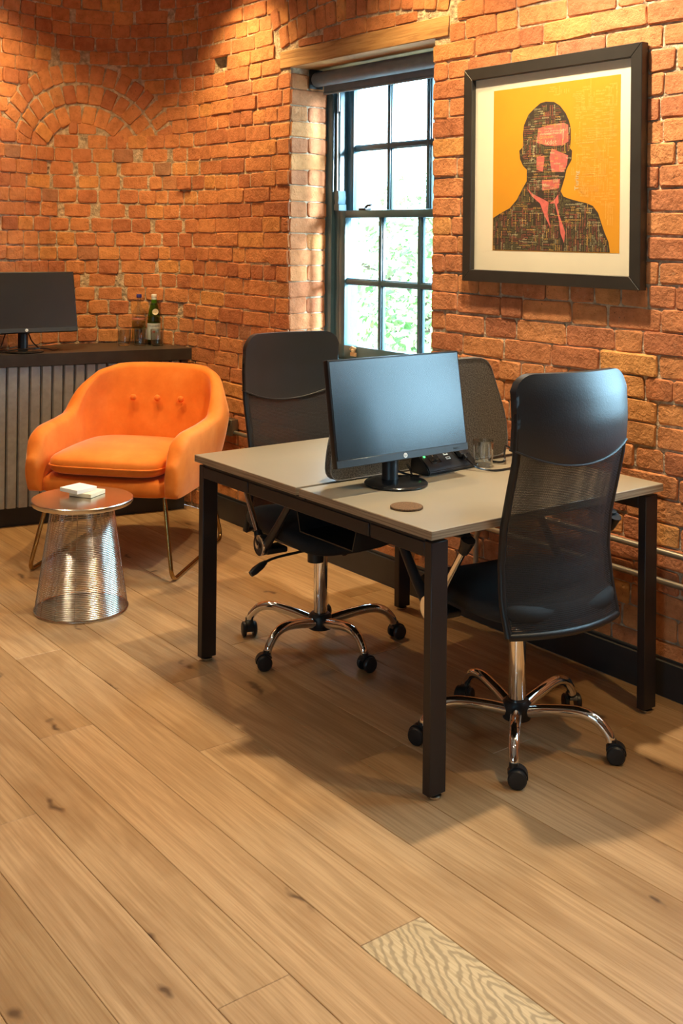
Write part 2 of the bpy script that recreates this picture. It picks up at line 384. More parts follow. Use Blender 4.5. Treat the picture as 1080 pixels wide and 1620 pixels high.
def make_leaf():
    m, nt, b = new_mat('garden_leaf')
    g = nt.nodes.new('ShaderNodeNewGeometry')
    nt.links.new(ramp(nt, g.outputs['Random Per Island'], [(0, (.10, .22, .05)), (.4, (.20, .34, .10)), (.7, (.34, .42, .16)), (.92, (.52, .50, .22)), (1, (.5, .25, .16))]), b.inputs['Base Color'])
    b.inputs['Roughness'].default_value = .5; b.inputs['Transmission Weight'].default_value = 0
    return m
M_LEAF = make_leaf(); M_BARK = simple('bark', (.10, .07, .045), .9, bs=40, bst=.8); M_GROUND = simple('pale_paving', (.55, .54, .5), .9, var=.1, vs=3); M_RENDER = simple('white_render', (.85, .85, .84), .9, var=.03)

# ------------------------------------------------------------------ room shell: floor
RX0, RY0 = -4.4, -4.6
bm = B(); box(bm, RX0, 1.14, RY0, 3.85, -.06, -.0125)
floor = tag(finish(bm, 'floor', M_SUB, smooth=False), 'warm oak plank floor running along the brick wall', 'floor', kind='structure')
PW = .172
rng = random.Random(11)
KNOWN = {-1.034: [.57], -.862: [-.34], -.69: [.97], -.518: [-.356, 1.61], -.346: [.62], -.174: [-.95, 1.1], -.002: [.30], .17: [1.28, -.7], .342: [.1], .514: [.9]}
x = -.002 - PW * 26
while x < 1.12:
    xa, xb = max(x, RX0), min(x + PW, 1.12)
    if xb - xa > .02:
        cuts = []
        key = [k for k in KNOWN if abs(k - x) < .02]
        if key: cuts = list(KNOWN[key[0]])
        else: cuts = [rng.uniform(-1, 1)]
        lo, hi = min(cuts), max(cuts)
        while lo > RY0: lo -= rng.uniform(1.7, 2.3); cuts.append(lo)
        while hi < 3.85: hi += rng.uniform(1.7, 2.3); cuts.append(hi)
        cuts = sorted(max(RY0, min(3.85, c)) for c in cuts)
        for a, b_ in zip(cuts, cuts[1:]):
            if b_ - a < .03: continue
            bm = B(); box(bm, -(xb - xa) / 2 + .0006, (xb - xa) / 2 - .0006, -(b_ - a) / 2 + .0006, (b_ - a) / 2 - .0006, -.012, 0)
            top = [e for e in bm.edges if all(v.co.z > -.001 for v in e.verts)]
            bmesh.ops.bevel(bm, geom=top, offset=.0012, segments=1, affect='EDGES')
            fig = key and abs(key[0] + .518) < .01 and abs(b_ + .356) < .01
            o = finish(bm, 'plank', M_OAKF if fig else M_OAK, floor, smooth=False)
            o.location = ((xa + xb) / 2, (a + b_) / 2, rng.uniform(-.0003, 0))
            if fig: o['label'] = 'pale plank with bold wavy grain'
    x += PW

# ------------------------------------------------------------------ walls with single bricks
CURVE = [(1.10, 2.90), (1.10, 3.05), (1.088, 3.20), (1.05, 3.34), (.985, 3.46), (.90, 3.56), (.80, 3.635), (.66, 3.695), (.52, 3.705), (.37, 3.67), (.25, 3.62), (.12, 3.575), (-.10, 3.53), (-.40, 3.50), (-.90, 3.48), (-1.6, 3.48)]
_cp = smooth_path(CURVE, 16)[16:]
_cl = [0]
for a, b_ in zip(_cp, _cp[1:]): _cl.append(_cl[-1] + math.dist(a, b_))
S0 = 3.05; SEND = S0 + _cl[-1] - .05
def wall_at(s):
    """plan point and unit tangent of the wall's room face at path length s (s = y on the straight part)"""
    if s <= S0: return (WX, s), (0., 1.)
    d = s - S0
    i = min(int(np.searchsorted(_cl, d)) , len(_cl) - 1); i = max(i, 1)
    t = (d - _cl[i - 1]) / (_cl[i] - _cl[i - 1])
    a, b_ = _cp[i - 1], _cp[i]
    i0, i1 = max(i - 2, 0), min(i + 1, len(_cp) - 1)
    tx, ty = _cp[i1][0] - _cp[i0][0], _cp[i1][1] - _cp[i0][1]; L = math.hypot(tx, ty)
    return (a[0] + (b_[0] - a[0]) * t, a[1] + (b_[1] - a[1]) * t), (tx / L, ty / L)
def wpt(s, z, off=0.):
    (x, y), (tx, ty) = wall_at(s); return (x - ty * off, y + tx * off, z)      # off > 0: into the room
# brick variants at true size; local x = length, z = height, y = out of the wall
def brick_variant(L, Hh, r, D=.007):
    n_side = 3 if L > .15 else 2
    def ring(ins, y, j):
        a, h = L / 2 - ins, Hh / 2 - ins; c = min(.007, h * .4)
        pts = [(-a + c, -h), (a - c, -h), (a, -h + c), (a, h - c), (a - c, h), (-a + c, h), (-a, h - c), (-a, -h + c)]
        if n_side == 3: pts = pts[:1] + [(0, -h)] + pts[1:5] + [(0, h)] + pts[5:]
        return [(px + r.uniform(-j, j), y + r.uniform(-j, j) * .18, pz + r.uniform(-j, j)) for px, pz in pts]
    rings = [ring(-.001, -.008, 0), ring(0, D * .5, .0034), ring(.0040, D, .0034)]
    n = len(rings[0]); V = [p for q in rings for p in q] + [(r.uniform(-.01, .01), D + r.uniform(-.0003, .0003), r.uniform(-.006, .006))]
    F = []
    for k in range(2):
        for i in range(n): F.append((k * n + i, (k + 1) * n + i, (k + 1) * n + (i + 1) % n, k * n + (i + 1) % n))
    F = [f[::-1] for f in F]
    for i in range(n): F.append((2 * n + i, 2 * n + (i + 1) % n, 3 * n))
    return V, F
rb = random.Random(5)
VAR = {}
for kind, L in (('S', .224), ('T', .165), ('H', .106), ('Q', .060)):
    VAR[kind] = []
    for k in range(7 if kind in 'SH' else 4):
        V, F = brick_variant(L + .003, .0738, rb)
        me = bpy.data.meshes.new('brick'); me.from_pydata(V, [], F)
        bm = bmesh.new(); bm.from_mesh(me); bmesh.ops.recalc_face_normals(bm, faces=bm.faces)
        if sum(f.normal.y for f in bm.faces if len(f.verts) == 3) < 0: bmesh.ops.reverse_faces(bm, faces=bm.faces)
        bm.to_mesh(me); bm.free()
        me.materials.append(M_BRICK)
        VAR[kind].append((me, np.array(V), [tuple(p.vertices) for p in me.polygons], L))
BR = {'right': [], 'back': []}
def put(s, z, L, Hh=.069, rot=0., proud=0., wall=None):
    kind = 'S' if L > .19 else 'T' if L > .135 else 'H' if L > .08 else 'Q'
    me, V, F, L0 = rb.choice(VAR[kind])
    (x, y), (tx, ty) = wall_at(s)
    # local x -> along wall (to the right as seen from the room = -tangent), y -> into room, z up
    R = Matrix(((-tx, -ty, 0, 0), (-ty, tx, 0, 0), (0, 0, 1, 0), (0, 0, 0, 1)))
    mtx = Matrix.Translation((x - ty * proud, y + tx * proud, z)) @ R @ Matrix.Rotation(rot, 4, 'Y') @ Matrix.Diagonal((L / L0, 1, Hh / .069, 1))
    BR[wall or ('right' if s < S0 else 'back')].append((me, V, F, mtx))
PITCH, Z0 = .0790, .020
WIN_HALF = .525; WZ0, WZ1 = .90, 2.34
LINT = (2.336, 2.425)
HOLE = (2.862, 2.998, 2.405, 2.484)
def arch_blocks(zc):
    out = []
    for yc in WINS:                                   # two-ring segmental arch over each window
        cz = -.097
        if zc < cz + 2.60 + .03 and zc > 2.39:
            pass
        def half(R): d = R * R - (zc - cz) ** 2; return math.sqrt(d) if d > 0 else None
        ho, hi = half(2.822), half(2.60)
        A = .66
        if ho is not None and zc > 2.36:
            ho = min(ho, A + (zc - 2.42) * .22)
            hi = 0 if hi is None else min(hi, ho)
            if hi < .04: out.append((yc - ho, yc + ho))
            else: out += [(yc - ho, yc - hi), (yc + hi, yc + ho)]
    return out
# blind arch in the curved corner
ARC_S = S0 + 1.02
best = min(range(len(_cp)), key=lambda i: math.dist(_cp[i], (.655, 3.695))); ARC_S = S0 + _cl[best]
ARC_Z, ARC_R, ARC_BASE = 1.887, .583, 2.05
def blind_blocks(zc):
    if zc < ARC_BASE or zc > ARC_Z + ARC_R - .02: return []
    ho = math.sqrt(max(0, ARC_R ** 2 - (zc - ARC_Z) ** 2)); d = .24 ** 2 - (zc - ARC_Z) ** 2
    if d > .0004: hi = math.sqrt(d); return [(ARC_S - ho, ARC_S - hi), (ARC_S + hi, ARC_S + ho)]
    return [(ARC_S - ho, ARC_S + ho)]
YS = -2.3                                             # bricks are modelled from here
ncourse = int((CEIL - Z0) / PITCH)
seqS = ['S', 'S', 'H', 'S', 'M', 'S', 'H', 'S', 'S', 'M']
for i in range(ncourse):
    zc = Z0 + PITCH * (i + .5)
    blocks = []
    for yc in WINS:
        if WZ0 < zc < WZ1: blocks.append((yc - WIN_HALF, yc + WIN_HALF))
        if LINT[0] - .01 < zc < LINT[1] + .01: blocks.append((yc - .614, yc + .611))
    if HOLE[2] - .02 < zc < HOLE[3] + .02: blocks.append((HOLE[0], HOLE[1]))
    blocks += arch_blocks(zc) + blind_blocks(zc)
    blocks.sort()
    segs = []; cur = YS
    for a, b_ in blocks:
        if a > cur + .015: segs.append((cur, a))
        cur = max(cur, b_)
    if cur < SEND: segs.append((cur, SEND))
    typ = seqS[i % len(seqS)]
    for a, b_ in segs:
        p = a
        first = True
        while p < b_ - .012:
            curved = p > 2.98
            if curved: L = .106 if rb.random() < .80 else rb.choice((.165, .224, .07)) if p > 3.1 else .165
            elif typ == 'S': L = .224 if rb.random() < .86 else rb.choice((.165, .106, .106))
            elif typ == 'H': L = .106 if rb.random() < .88 else .224
            else: L = rb.choice((.224, .106, .224, .165))
            if first and i % 2: L = {.224: .165, .106: .06}.get(L, .106)
            if a == YS and first: L = .224 if i % 2 else .11
            first = False
            L *= rb.uniform(.94, 1.05)
            if p + L > b_ - .05: L = b_ - p - .004
            L = max(L, .012)
            if L > .26: L = L / 2
            jt = rb.uniform(.007, .013)
            wob = .004 * math.sin(p * 3.1 + i * .7)
            put(p + L / 2, zc + wob + rb.uniform(-.0018, .0018), L - .001, .069 * rb.uniform(.94, 1.03), rb.uniform(-.012, .012), rb.uniform(-.0035, .0045) + (.016 if abs(p - 3.17) < .06 and abs(zc - 1.77) < .04 else 0))
            p += L + jt
# arch rings over the windows
for yc in WINS:
    for r0, r1 in ((2.605, 2.705), (2.717, 2.817)):
        rm = (r0 + r1) / 2; nb = int(1.34 / .078)
        for k in range(-nb // 2 - 1, nb // 2 + 2):
            a = (k + .5) * .078 / rm
            s = yc + math.sin(a) * rm; z = -.097 + math.cos(a) * rm
            if abs(math.sin(a) * rm) > .655 + (z - 2.42) * .22 - .02 or z < 2.425: continue
            if z > CEIL - .06: continue
            put(s, z, (r1 - r0), .066, -(PI / 2 + a) + rb.uniform(-.03, .03), rb.uniform(-.002, .004))
for yc in WINS:                                   # thin brick infill between lintel and arch
    p = yc - .59
    while p < yc + .56:
        L = rb.uniform(.11, .22); d = max(abs(p - yc), abs(p + L - yc)); hh = -.097 + math.sqrt(2.6 ** 2 - min(d, .6) ** 2) - 2.424 - .008
        if hh > .012: put(p + L / 2, 2.427 + hh / 2, L, hh, 0, rb.uniform(-.002, .003))
        p += L + .010
# blind arch rings
for r0, r1 in ((.478, .583), (.360, .466), (.244, .348)):
    rm = (r0 + r1) / 2; nb = int(PI * rm / .076)
    for k in range(nb):
        a = -PI / 2 + PI * (k + .5) / nb
        z = ARC_Z + math.cos(a) * rm
        if z < ARC_BASE + .012: continue
        put(ARC_S + math.sin(a) * rm, z, r1 - r0 - .006, .067 * rb.uniform(.9, 1.04), -(PI / 2 + a) + rb.uniform(-.05, .05), rb.uniform(-.003, .005), 'back')
# reveal bricks of each window jamb (left jamb is the one in view)
def put_reveal(yj, side, zc, x0, x1):
    L = x1 - x0
    kind = 'S' if L > .19 else 'T' if L > .135 else 'H' if L > .08 else 'Q'
    me, V, F, L0 = rb.choice(VAR[kind])
    R = Matrix(((1, 0, 0, 0), (0, -1, 0, 0), (0, 0, 1, 0), (0, 0, 0, 1))) if side > 0 else Matrix(((-1, 0, 0, 0), (0, 1, 0, 0), (0, 0, 1, 0), (0, 0, 0, 1)))
    BR['right'].append((me, V, F, Matrix.Translation(((x0 + x1) / 2, yj + rb.uniform(-.003, .004) * -side, zc)) @ R @ Matrix.Rotation(rb.uniform(-.02, .02), 4, 'Y') @ Matrix.Diagonal((L / L0, 1, rb.uniform(.96, 1.04), 1))))
for yc in WINS:
    for i in range(ncourse):
        zc = Z0 + PITCH * (i + .5)
        if not (WZ0 + .02 < zc < WZ1 - .02): continue
        for side in (1, -1):
            yj = yc + side * (WIN_HALF - .002)
            if i % 2: put_reveal(yj, side, zc, WX + .002, WX + .216)
            else: put_reveal(yj, side, zc, WX + .002, WX + .100); put_reveal(yj, side, zc, WX + .110, WX + .216)

def backing(name, s0, s1, smooth_n, opens, extra=None):
    """mortar face of a wall as quads in (s, z) with openings (s0, s1, z0, z1, depth, closed)"""
    S = set(np.linspace(s0, s1, smooth_n).tolist()); Z = {0.0, CEIL}
    for o in opens: S |= {o[0], o[1]}; Z |= {o[2], o[3]}
    S = sorted(S); Z = sorted(Z); bm = B(); cache = {}
    def v(s, z, off=0.):
        k = (round(s, 5), round(z, 5), off)
        if k not in cache: cache[k] = bm.verts.new(wpt(s, z, off))
        return cache[k]
    for a, b_ in zip(S, S[1:]):
        if b_ - a < 1e-5: continue
        for c, d in zip(Z, Z[1:]):
            if any(o[0] - 1e-6 <= a and b_ <= o[1] + 1e-6 and o[2] - 1e-6 <= c and d <= o[3] + 1e-6 for o in opens): continue
            bm.faces.new((v(a, c), v(b_, c), v(b_, d), v(a, d)))
    for (a, b_, c, d, dep, closed) in opens:
        for q in (((a, c), (a, d)), ((a, d), (b_, d)), ((b_, d), (b_, c)), ((b_, c), (a, c))):
            (p0, z0), (p1, z1) = q
            bm.faces.new((v(p0, z0), v(p1, z1), v(p1, z1, -dep), v(p0, z0, -dep)))
        if closed: bm.faces.new((v(a, c, -dep), v(b_, c, -dep), v(b_, d, -dep), v(a, d, -dep)))
    return finish(bm, name, M_MORTAR, smooth=False)
wall_right = tag(backing('wall_right', RY0, S0, 2, [(y - WIN_HALF, y + WIN_HALF, WZ0, WZ1, .40, False) for y in WINS] + [(*HOLE, .075, True)]),
                 'orange red brick wall with the sash window and the framed portrait', 'wall', kind='structure')
wall_back = tag(backing('wall_back', S0, SEND, 90, []), 'curved brick wall with a bricked up arch behind the sideboard', 'wall', kind='structure')
for key, par in (('right', wall_right), ('back', wall_back)):
    sc = []
    for j, (me, V, F, mt) in enumerate(BR[key]):
        c = mt @ Vector((0, .01, 0)); px, py, Z = project(c)
        ex = mt @ Vector((V[:, 0].max(), .01, 0)); ez = mt @ Vector((0, .01, V[:, 2].max()))
        q1, q2 = project(ex), project(ez)
        area = abs((q1[0] - px) * (q2[1] - py) - (q1[1] - py) * (q2[0] - px)) * 4
        inside = -12 < px < 1092 and -12 < py < 1160 and Z > .2
        sc.append((area if inside else -1, j))
    sc.sort(reverse=True)
    keep = {j for a, j in sc[:299] if a > 0}
    VV, FF, n0 = [], [], 0
    for j, (me, V, F, mt) in enumerate(BR[key]):
        if j in keep:
            o = bpy.data.objects.new('brick', me); COL.objects.link(o); o.parent = par; o.matrix_world = mt
        else:
            Mx = np.array(mt); W = V @ Mx[:3, :3].T + Mx[:3, 3]
            VV.append(W); FF += [tuple(k + n0 for k in f) for f in F]; n0 += len(V)
    me = bpy.data.meshes.new('brickwork'); me.from_pydata(np.concatenate(VV).tolist(), [], FF); me.materials.append(M_BRICK)
    o = bpy.data.objects.new('brickwork', me); COL.objects.link(o); o.parent = par; o['kind'] = 'stuff'
# skirting following the straight wall, then the credenza hides the rest
bm = B(); box(bm, WX - .020, WX + .01, RY0, 3.0, .0, .118, .003, 1); box(bm, WX - .012, WX + .01, RY0, 3.0, .118, .130, .004, 2)
tag(finish(bm, 'baseboard_right', M_SKIRT), 'charcoal painted skirting board along the brick window wall', 'skirting', kind='structure')
# timber lintels
for k, yc in enumerate(WINS):
    bm = B(); box(bm, WX - .008, WX + .40, yc - .612, yc + .608, LINT[0], LINT[1] - .004, .003, 1)
    tag(finish(bm, 'trim_%d' % (k + 1), M_TIMBER), ['worn pine lintel beam above the sash window beside the portrait', 'pine lintel beam above the sash window right of the portrait'][k], 'lintel', kind='structure')
# the rest of the room
bm = B(); box(bm, RX0 - .3, 1.5, RY0 - .3, 4.1, CEIL, CEIL + .1)
tag(finish(bm, 'ceiling', M_PLASTER, smooth=False), 'plain plaster ceiling with warm downlights', 'ceiling', kind='structure')
bm = B(); box(bm, RX0, 1.1, RY0 - .3, RY0, 0, CEIL)
tag(finish(bm, 'wall_front', M_DULLBRICK, smooth=False), 'brick wall behind the viewer', 'wall', kind='structure')
bm = B(); ex = wpt(SEND, 0)
box(bm, RX0, ex[0] + .01, ex[1] + .004, ex[1] + .3, 0, CEIL)
tag(finish(bm, 'wall_far', M_DULLBRICK, smooth=False), 'plain brick wall left of the curved corner', 'wall', kind='structure')
bm = B(); ys = [RY0, -2.6 - .525, -2.6 + .525, 3.9]
for a, b_ in ((0, 1), (2, 3)): box(bm, RX0 - .4, RX0, ys[a], ys[b_], 0, CEIL)
for a, b_ in ((1, 2),): box(bm, RX0 - .4, RX0, ys[a], ys[b_], 0, WZ0); box(bm, RX0 - .4, RX0, ys[a], ys[b_], WZ1, CEIL)
tag(finish(bm, 'wall_left', M_DULLBRICK, smooth=False), 'brick wall with one window opposite the desk', 'wall', kind='structure')

# ------------------------------------------------------------------ sash windows
def make_window(n, label):
    w = empty('window_%d' % n, (0, 0, 0)); tag(w, label, 'window', kind='structure')
    hw = .56
    for s in (-1, 1):
        bm = B(); box(bm, 0, .14, s * hw if s < 0 else hw - .062, -hw + .062 if s < 0 else hw, .90, 2.335, .004)
        o = finish(bm, 'window_frame', M_WINPAINT, w)
        bm = B(); box(bm, .02, .14, min(s * (hw - .062), s * (hw - .1)), max(s * (hw - .062), s * (hw - .1)), .92, 2.30, .003)
        finish(bm, 'pulley_stile', M_WINPAINT, w)
    bm = B(); box(bm, 0, .14, -hw + .06, hw - .06, 2.285, 2.335, .004); finish(bm, 'window_head', M_WINPAINT, w)
    bm = B(); box(bm, -.018, .16, -hw + .0, hw - .0, .868, .905, .005); finish(bm, 'window_sill', M_WINPAINT, w)
    def sash(x0, x1, z0, z1, bot, topr, rows):
        root = None
        yl, yr = .453, -.453
        bm = B()
        for s in (1, -1): box(bm, x0, x1, min(s * .403, s * .453), max(s * .403, s * .453), z0, z1, .004)
        box(bm, x0, x1, -.405, .405, z0, z0 + bot, .004); box(bm, x0, x1, -.405, .405, z1 - topr, z1, .004)
        root = finish(bm, 'sash', M_WINPAINT, w)
        gz0, gz1 = z0 + bot, z1 - topr; zm = (gz0 + gz1) / 2
        for y in (-.1405, .1405):
            bm = B(); box(bm, x0 + .006, x1 - .004, y - .011, y + .011, gz0 - .002, gz1 + .002, .004); box(bm, x0 + .012, x1 - .010, y - .0185, y + .0185, gz0 - .001, gz1 + .001, .003)
            finish(bm, 'glazing_bar', M_WINPAINT, root)
        bm = B(); box(bm, x0 + .006, x1 - .004, -.403, .403, zm - .011, zm + .011, .004); box(bm, x0 + .012, x1 - .010, -.402, .402, zm - .0165, zm + .0165, .003)
        finish(bm, 'glazing_bar', M_WINPAINT, root)
        xm = (x0 + x1) / 2
        for a, b_ in ((-.403, -.159), (-.122, .122), (.159, .403)):
            for c, d in ((gz0, zm - .0165), (zm + .0165, gz1)):
                bm = B(); box(bm, xm - .002, xm + .002, a - .003, b_ + .003, c - .003, d + .003); finish(bm, 'pane', M_PANE, root, smooth=False)
        return root
    lo = sash(.012, .052, .905, 1.637, .070, .037, 2)
    hi = sash(.060, .100, 1.600, 2.285, .040, .036, 2)
    bm = B(); box(bm, .016, .021, .466, .482, 2.13, 2.255, .001); p = finish(bm, 'pulley_plate', M_CORD, w)
    bm = B(); tube(bm, [(.013, .474, 2.215), (.010, .474, 2.19), (.012, .474, 2.12)], .0045, 8); finish(bm, 'sash_pulley', M_BLACK, p)
    bm = B(); tube(bm, [(.012, .474, 2.13), (.012, .470, 1.71)], .004, 8); finish(bm, 'sash_cord', M_CORD, w)
    bm = B(); poly_prism(bm, [(.445, 1.637), (.485, 1.637), (.487, 1.665), (.478, 1.672), (.484, 1.70), (.482, 1.735), (.452, 1.735), (.447, 1.70), (.452, 1.672), (.445, 1.665)], .004, .05, 'x'); finish(bm, 'sash_horn', M_WINPAINT, lo)
    bm = B(); box(bm, .012, .05, .245, .30, 1.637, 1.648, .003); tube(bm, [(.03, .27, 1.648), (.03, .25, 1.66), (.03, .22, 1.662)], .006, 8); finish(bm, 'sash_fastener', M_DKMETAL, lo)
    bm = B(); box(bm, .004, .013, .30, .345, .925, .945, .003); lathe(bm, [(.010, 0), (.014, .012), (.009, .02), (.003, .022)], 12, Matrix.Translation((.008, .322, .945)))
    tube(bm, [(.006, .30, .965), (.0, .322, .972), (.006, .345, .958)], .005, 8); finish(bm, 'sash_lift', M_BRASSY, lo)
    return w
w1 = make_window(1, 'grey painted sash window with twelve panes left of the framed portrait'); w1.location = (WX + WDEP, 1.718, 0)
w2 = copy_tree(w1); w2.name = 'window_2'; w2.location = (WX + WDEP, WINS[1] - .027, 0); w2['label'] = 'grey painted sash window right of the framed portrait'
for k, yc in enumerate((-2.6,)):
    w = copy_tree(w1); w.name = 'window_%d' % (k + 3); w.location = (RX0 - WDEP, yc, 0); w.rotation_euler = (0, 0, PI); w['label'] = ['grey sash window in the opposite wall nearer the viewer', 'grey sash window in the opposite wall facing the desk'][k]
def make_blind(y0, y1, label):
    r = empty('roller_blind', (WX + .145, (y0 + y1) / 2, 2.285)); h = (y1 - y0) / 2
    MX = Matrix.Rotation(PI / 2, 4, 'X')
    bm = B(); lathe(bm, [(.034, -h + .012), (.036, -h + .014), (.036, h - .014), (.034, h - .012)], 28, MX); finish(bm, 'rolled_fabric', M_BLIND, r)
    for s in (-1, 1):
        bm = B(); box(bm, -.042, .042, s * h - .005 * s - .004, s * h - .005 * s + .004, -.045, .05, .006); finish(bm, 'bracket', M_BLACK, r)
    bm = B(); box(bm, .030, .040, -h + .03, h - .03, -.062, .0, .002); finish(bm, 'fabric_end', M_BLIND, r)
    bm = B(); tube(bm, [(.035, -h + .03, -.066), (.035, h - .03, -.066)], .008, 10); finish(bm, 'bottom_bar', M_BLIND, r)
    return tag(r, label, 'blind')
make_blind(1.225, 2.262, 'grey roller blind rolled up under the pine lintel')
# ------------------------------------------------------------------ outside: garden
bm = B(); box(bm, 1.6, 30, -25, 30, -.8, -.7); tag(finish(bm, 'ground', M_GROUND, smooth=False), 'pale paving outside the window', 'ground', kind='structure')
rg = random.Random(3)
def make_tree(loc, rad, h, nleaf, label):
    t = empty('tree', loc); tag(t, label, 'tree', 'garden trees outside')
    bm = B(); tube(bm, smooth_path([(0, 0, 0), (.06, .03, h * .35), (-.05, .05, h * .7), (.02, 0, h * .92)], 4), .06, 8, rs=[.07 - .05 * k / 12 for k in range(13)])
    for k in range(7):
        a = rg.uniform(0, 2 * PI); z = h * rg.uniform(.3, .8); tube(bm, [(0, 0, z), (math.cos(a) * rad * .7, math.sin(a) * rad * .7, z + .3)], .018, 6)
    finish(bm, 'trunk', M_BARK, t)
    V, F = [], []
    for k in range(nleaf):
        while True:
            d = Vector((rg.uniform(-1, 1), rg.uniform(-1, 1), rg.uniform(-1, 1)))
            if .35 < d.length < 1: break
        c = Vector((d.x * rad, d.y * rad, h * .55 + d.z * h * .48)); s = rg.uniform(.035, .075)
        nrm = (d + Vector((rg.uniform(-.7, .7), rg.uniform(-.7, .7), rg.uniform(-.2, 1.0)))).normalized()
        u = nrm.orthogonal().normalized(); q = Matrix.Rotation(rg.uniform(0, 6.3), 3, nrm); u = q @ u; v = nrm.cross(u); b0 = len(V)
        V += [tuple(c - u * s), tuple(c - u * s * .2 + v * s * .5 + nrm * s * .12), tuple(c + u * s * .9 - nrm * s * .15), tuple(c - u * s * .2 - v * s * .5 + nrm * s * .12)]
        F.append((b0, b0 + 1, b0 + 2, b0 + 3))
    me = bpy.data.meshes.new('foliage'); me.from_pydata(V, [], F); me.materials.append(M_LEAF)
    o = bpy.data.objects.new('foliage', me); COL.objects.link(o); o.parent = t; o['kind'] = 'stuff'
make_tree((4.6, 5.15, -.7), .85, 2.75, 4200, 'light green leafy tree filling the lower panes of the sash window')
make_tree((5.7, 3.2, -.7), .9, 2.7, 3600, 'light green leafy tree standing outside, right of the other')

# ------------------------------------------------------------------ ceiling downlights
DL = ['washing the brickwork left of the sash window', 'beside the pine lintel', 'above the bench desk', 'by the window right of the portrait', 'above the sideboard', 'over the open floor before the armchair', 'over the open floor left of the desk', 'over the open floor nearest the viewer', 'by the far left windows', 'by the near left windows', 'over the floor right of the viewer']
for k, (x, y, wt, ax, ay, cone, wcol) in enumerate(SPOTS):
    d = empty('downlight', (x, y, CEIL)); tag(d, 'warm recessed ceiling downlight ' + DL[k], 'downlight', 'ceiling downlights')
    bm = B(); lathe(bm, [(.035, -.002), (.040, -.006), (.052, -.006), (.055, 0.0)], 24, cap=False); finish(bm, 'trim_ring', M_STEEL, d)
    bm = B(); lathe(bm, [(.030, -.0015), (.036, -.001)], 24); finish(bm, 'lens', M_LENS, d)
    l = bpy.data.lights.new('downlight_beam', 'SPOT'); l.energy = wt * 1.2; l.color = wcol; l.spot_size = math.radians(cone); l.spot_blend = .9; l.shadow_soft_size = .045
    o = bpy.data.objects.new('downlight_beam', l); COL.objects.link(o); o.parent = d; o.location = (0, 0, -.02)
    dv = Vector((ax - x, ay - y, -1.6)); o.rotation_euler = dv.to_track_quat('-Z', 'Y').to_euler()

# ------------------------------------------------------------------ lettering helper
_tc = {}
def text_geo(body, shear=0.):
    """flat lettering, height of a capital about 1, as (verts, faces)"""
    if (body, shear) in _tc: return _tc[(body, shear)]
    cu = bpy.data.curves.new('lettering', 'FONT'); cu.body = body; cu.resolution_u = 1; cu.size = 1.4; cu.shear = shear; cu.fill_mode = 'FRONT'
    ob = bpy.data.objects.new('lettering', cu); COL.objects.link(ob)
    dg = bpy.context.evaluated_depsgraph_get(); me = bpy.data.meshes.new_from_object(ob.evaluated_get(dg))
    V = np.array([tuple(v.co) for v in me.vertices]) if len(me.vertices) else np.zeros((0, 3)); F = [tuple(p.vertices) for p in me.polygons]
    bpy.data.objects.remove(ob); bpy.data.curves.remove(cu); bpy.data.meshes.remove(me)
    if len(V): V[:, 0] -= V[:, 0].min()
    _tc[(body, shear)] = (V, F); return V, F
def mesh_from(name, VV, FF, mat, parent):
    me = bpy.data.meshes.new(name); me.from_pydata(VV, [], FF); me.materials.append(mat)
    o = bpy.data.objects.new(name, me); COL.objects.link(o); o.parent = parent; return o

# ------------------------------------------------------------------ bench desk
DZ = .73
desk = tag(empty('bench_desk', (0, 0, 0)), 'two person bench desk with taupe tops and dark steel legs', 'desk')
for (y0, y1) in ((-.012, .599), (.617, 1.242)):
    bm = B(); box(bm, -.0105, .9845, y0 + .0015, y1 - .0015, DZ - .0235, DZ, .001, 1); dt = finish(bm, 'desktop', M_LAM, desk, smooth=False)
    bm = B()
    for (a, b_, c, d) in ((-.012, -.0095, y0, y1), (.9835, .986, y0, y1), (-.0105, .9845, y0, y0 + .0025), (-.0105, .9845, y1 - .0025, y1)): box(bm, a, b_, c, d, DZ - .024, DZ - .0012)
    finish(bm, 'edge_band', M_EDGE, dt, smooth=False)
LW, LD = .060, .030        # leg across x, along y
for xs in (0, .974 - LW):
    for ys_ in (0, 1.23 - LD):
        bm = B(); box(bm, xs, xs + LW, ys_, ys_ + LD, .012, .695, .002, 1); lg = finish(bm, 'leg', M_DKMETAL, desk)
        bm = B(); lathe(bm, [(.018, 0), (.020, .003), (.020, .008), (.008, .011), (.008, .02)], 16, Matrix.Translation((xs + LW / 2, ys_ + LD / 2, .0))); finish(bm, 'levelling_foot', M_STEEL, lg)
    for a, b_ in ((LD, .262), (.270, .905), (.913, 1.23 - LD)):
        bm = B(); box(bm, xs, xs + LW - .012, a, b_, .652, .692, .002, 1); finish(bm, 'side_rail', M_DKMETAL, desk)
    bm = B(); box(bm, xs + .004, xs + LW - .016, LD, 1.23 - LD, .656, .700, .001, 1); finish(bm, 'rail_core', M_BLACK, desk)
for yy in (.262, .905):
    bm = B(); box(bm, .04, .93, yy - .03, yy + .03, .662, .700, .002, 1); finish(bm, 'cross_rail', M_DKMETAL, desk)
bm = B()
tray = [(.44, .655), (.47, .545), (.75, .545), (.78, .655), (.776, .655), (.747, .549), (.473, .549), (.444, .655)]
poly_prism(bm, tray, .10, .87, 'x'); finish(bm, 'cable_tray', M_BLACK, desk, smooth=False)
bm = B(); box(bm, .0, .972, .585, .631, .694, .7055, .001, 1); finish(bm, 'gap_light_blocker', M_BLACK, desk)  # unseen strip, added to stop downlight leaking through the gap onto the floor
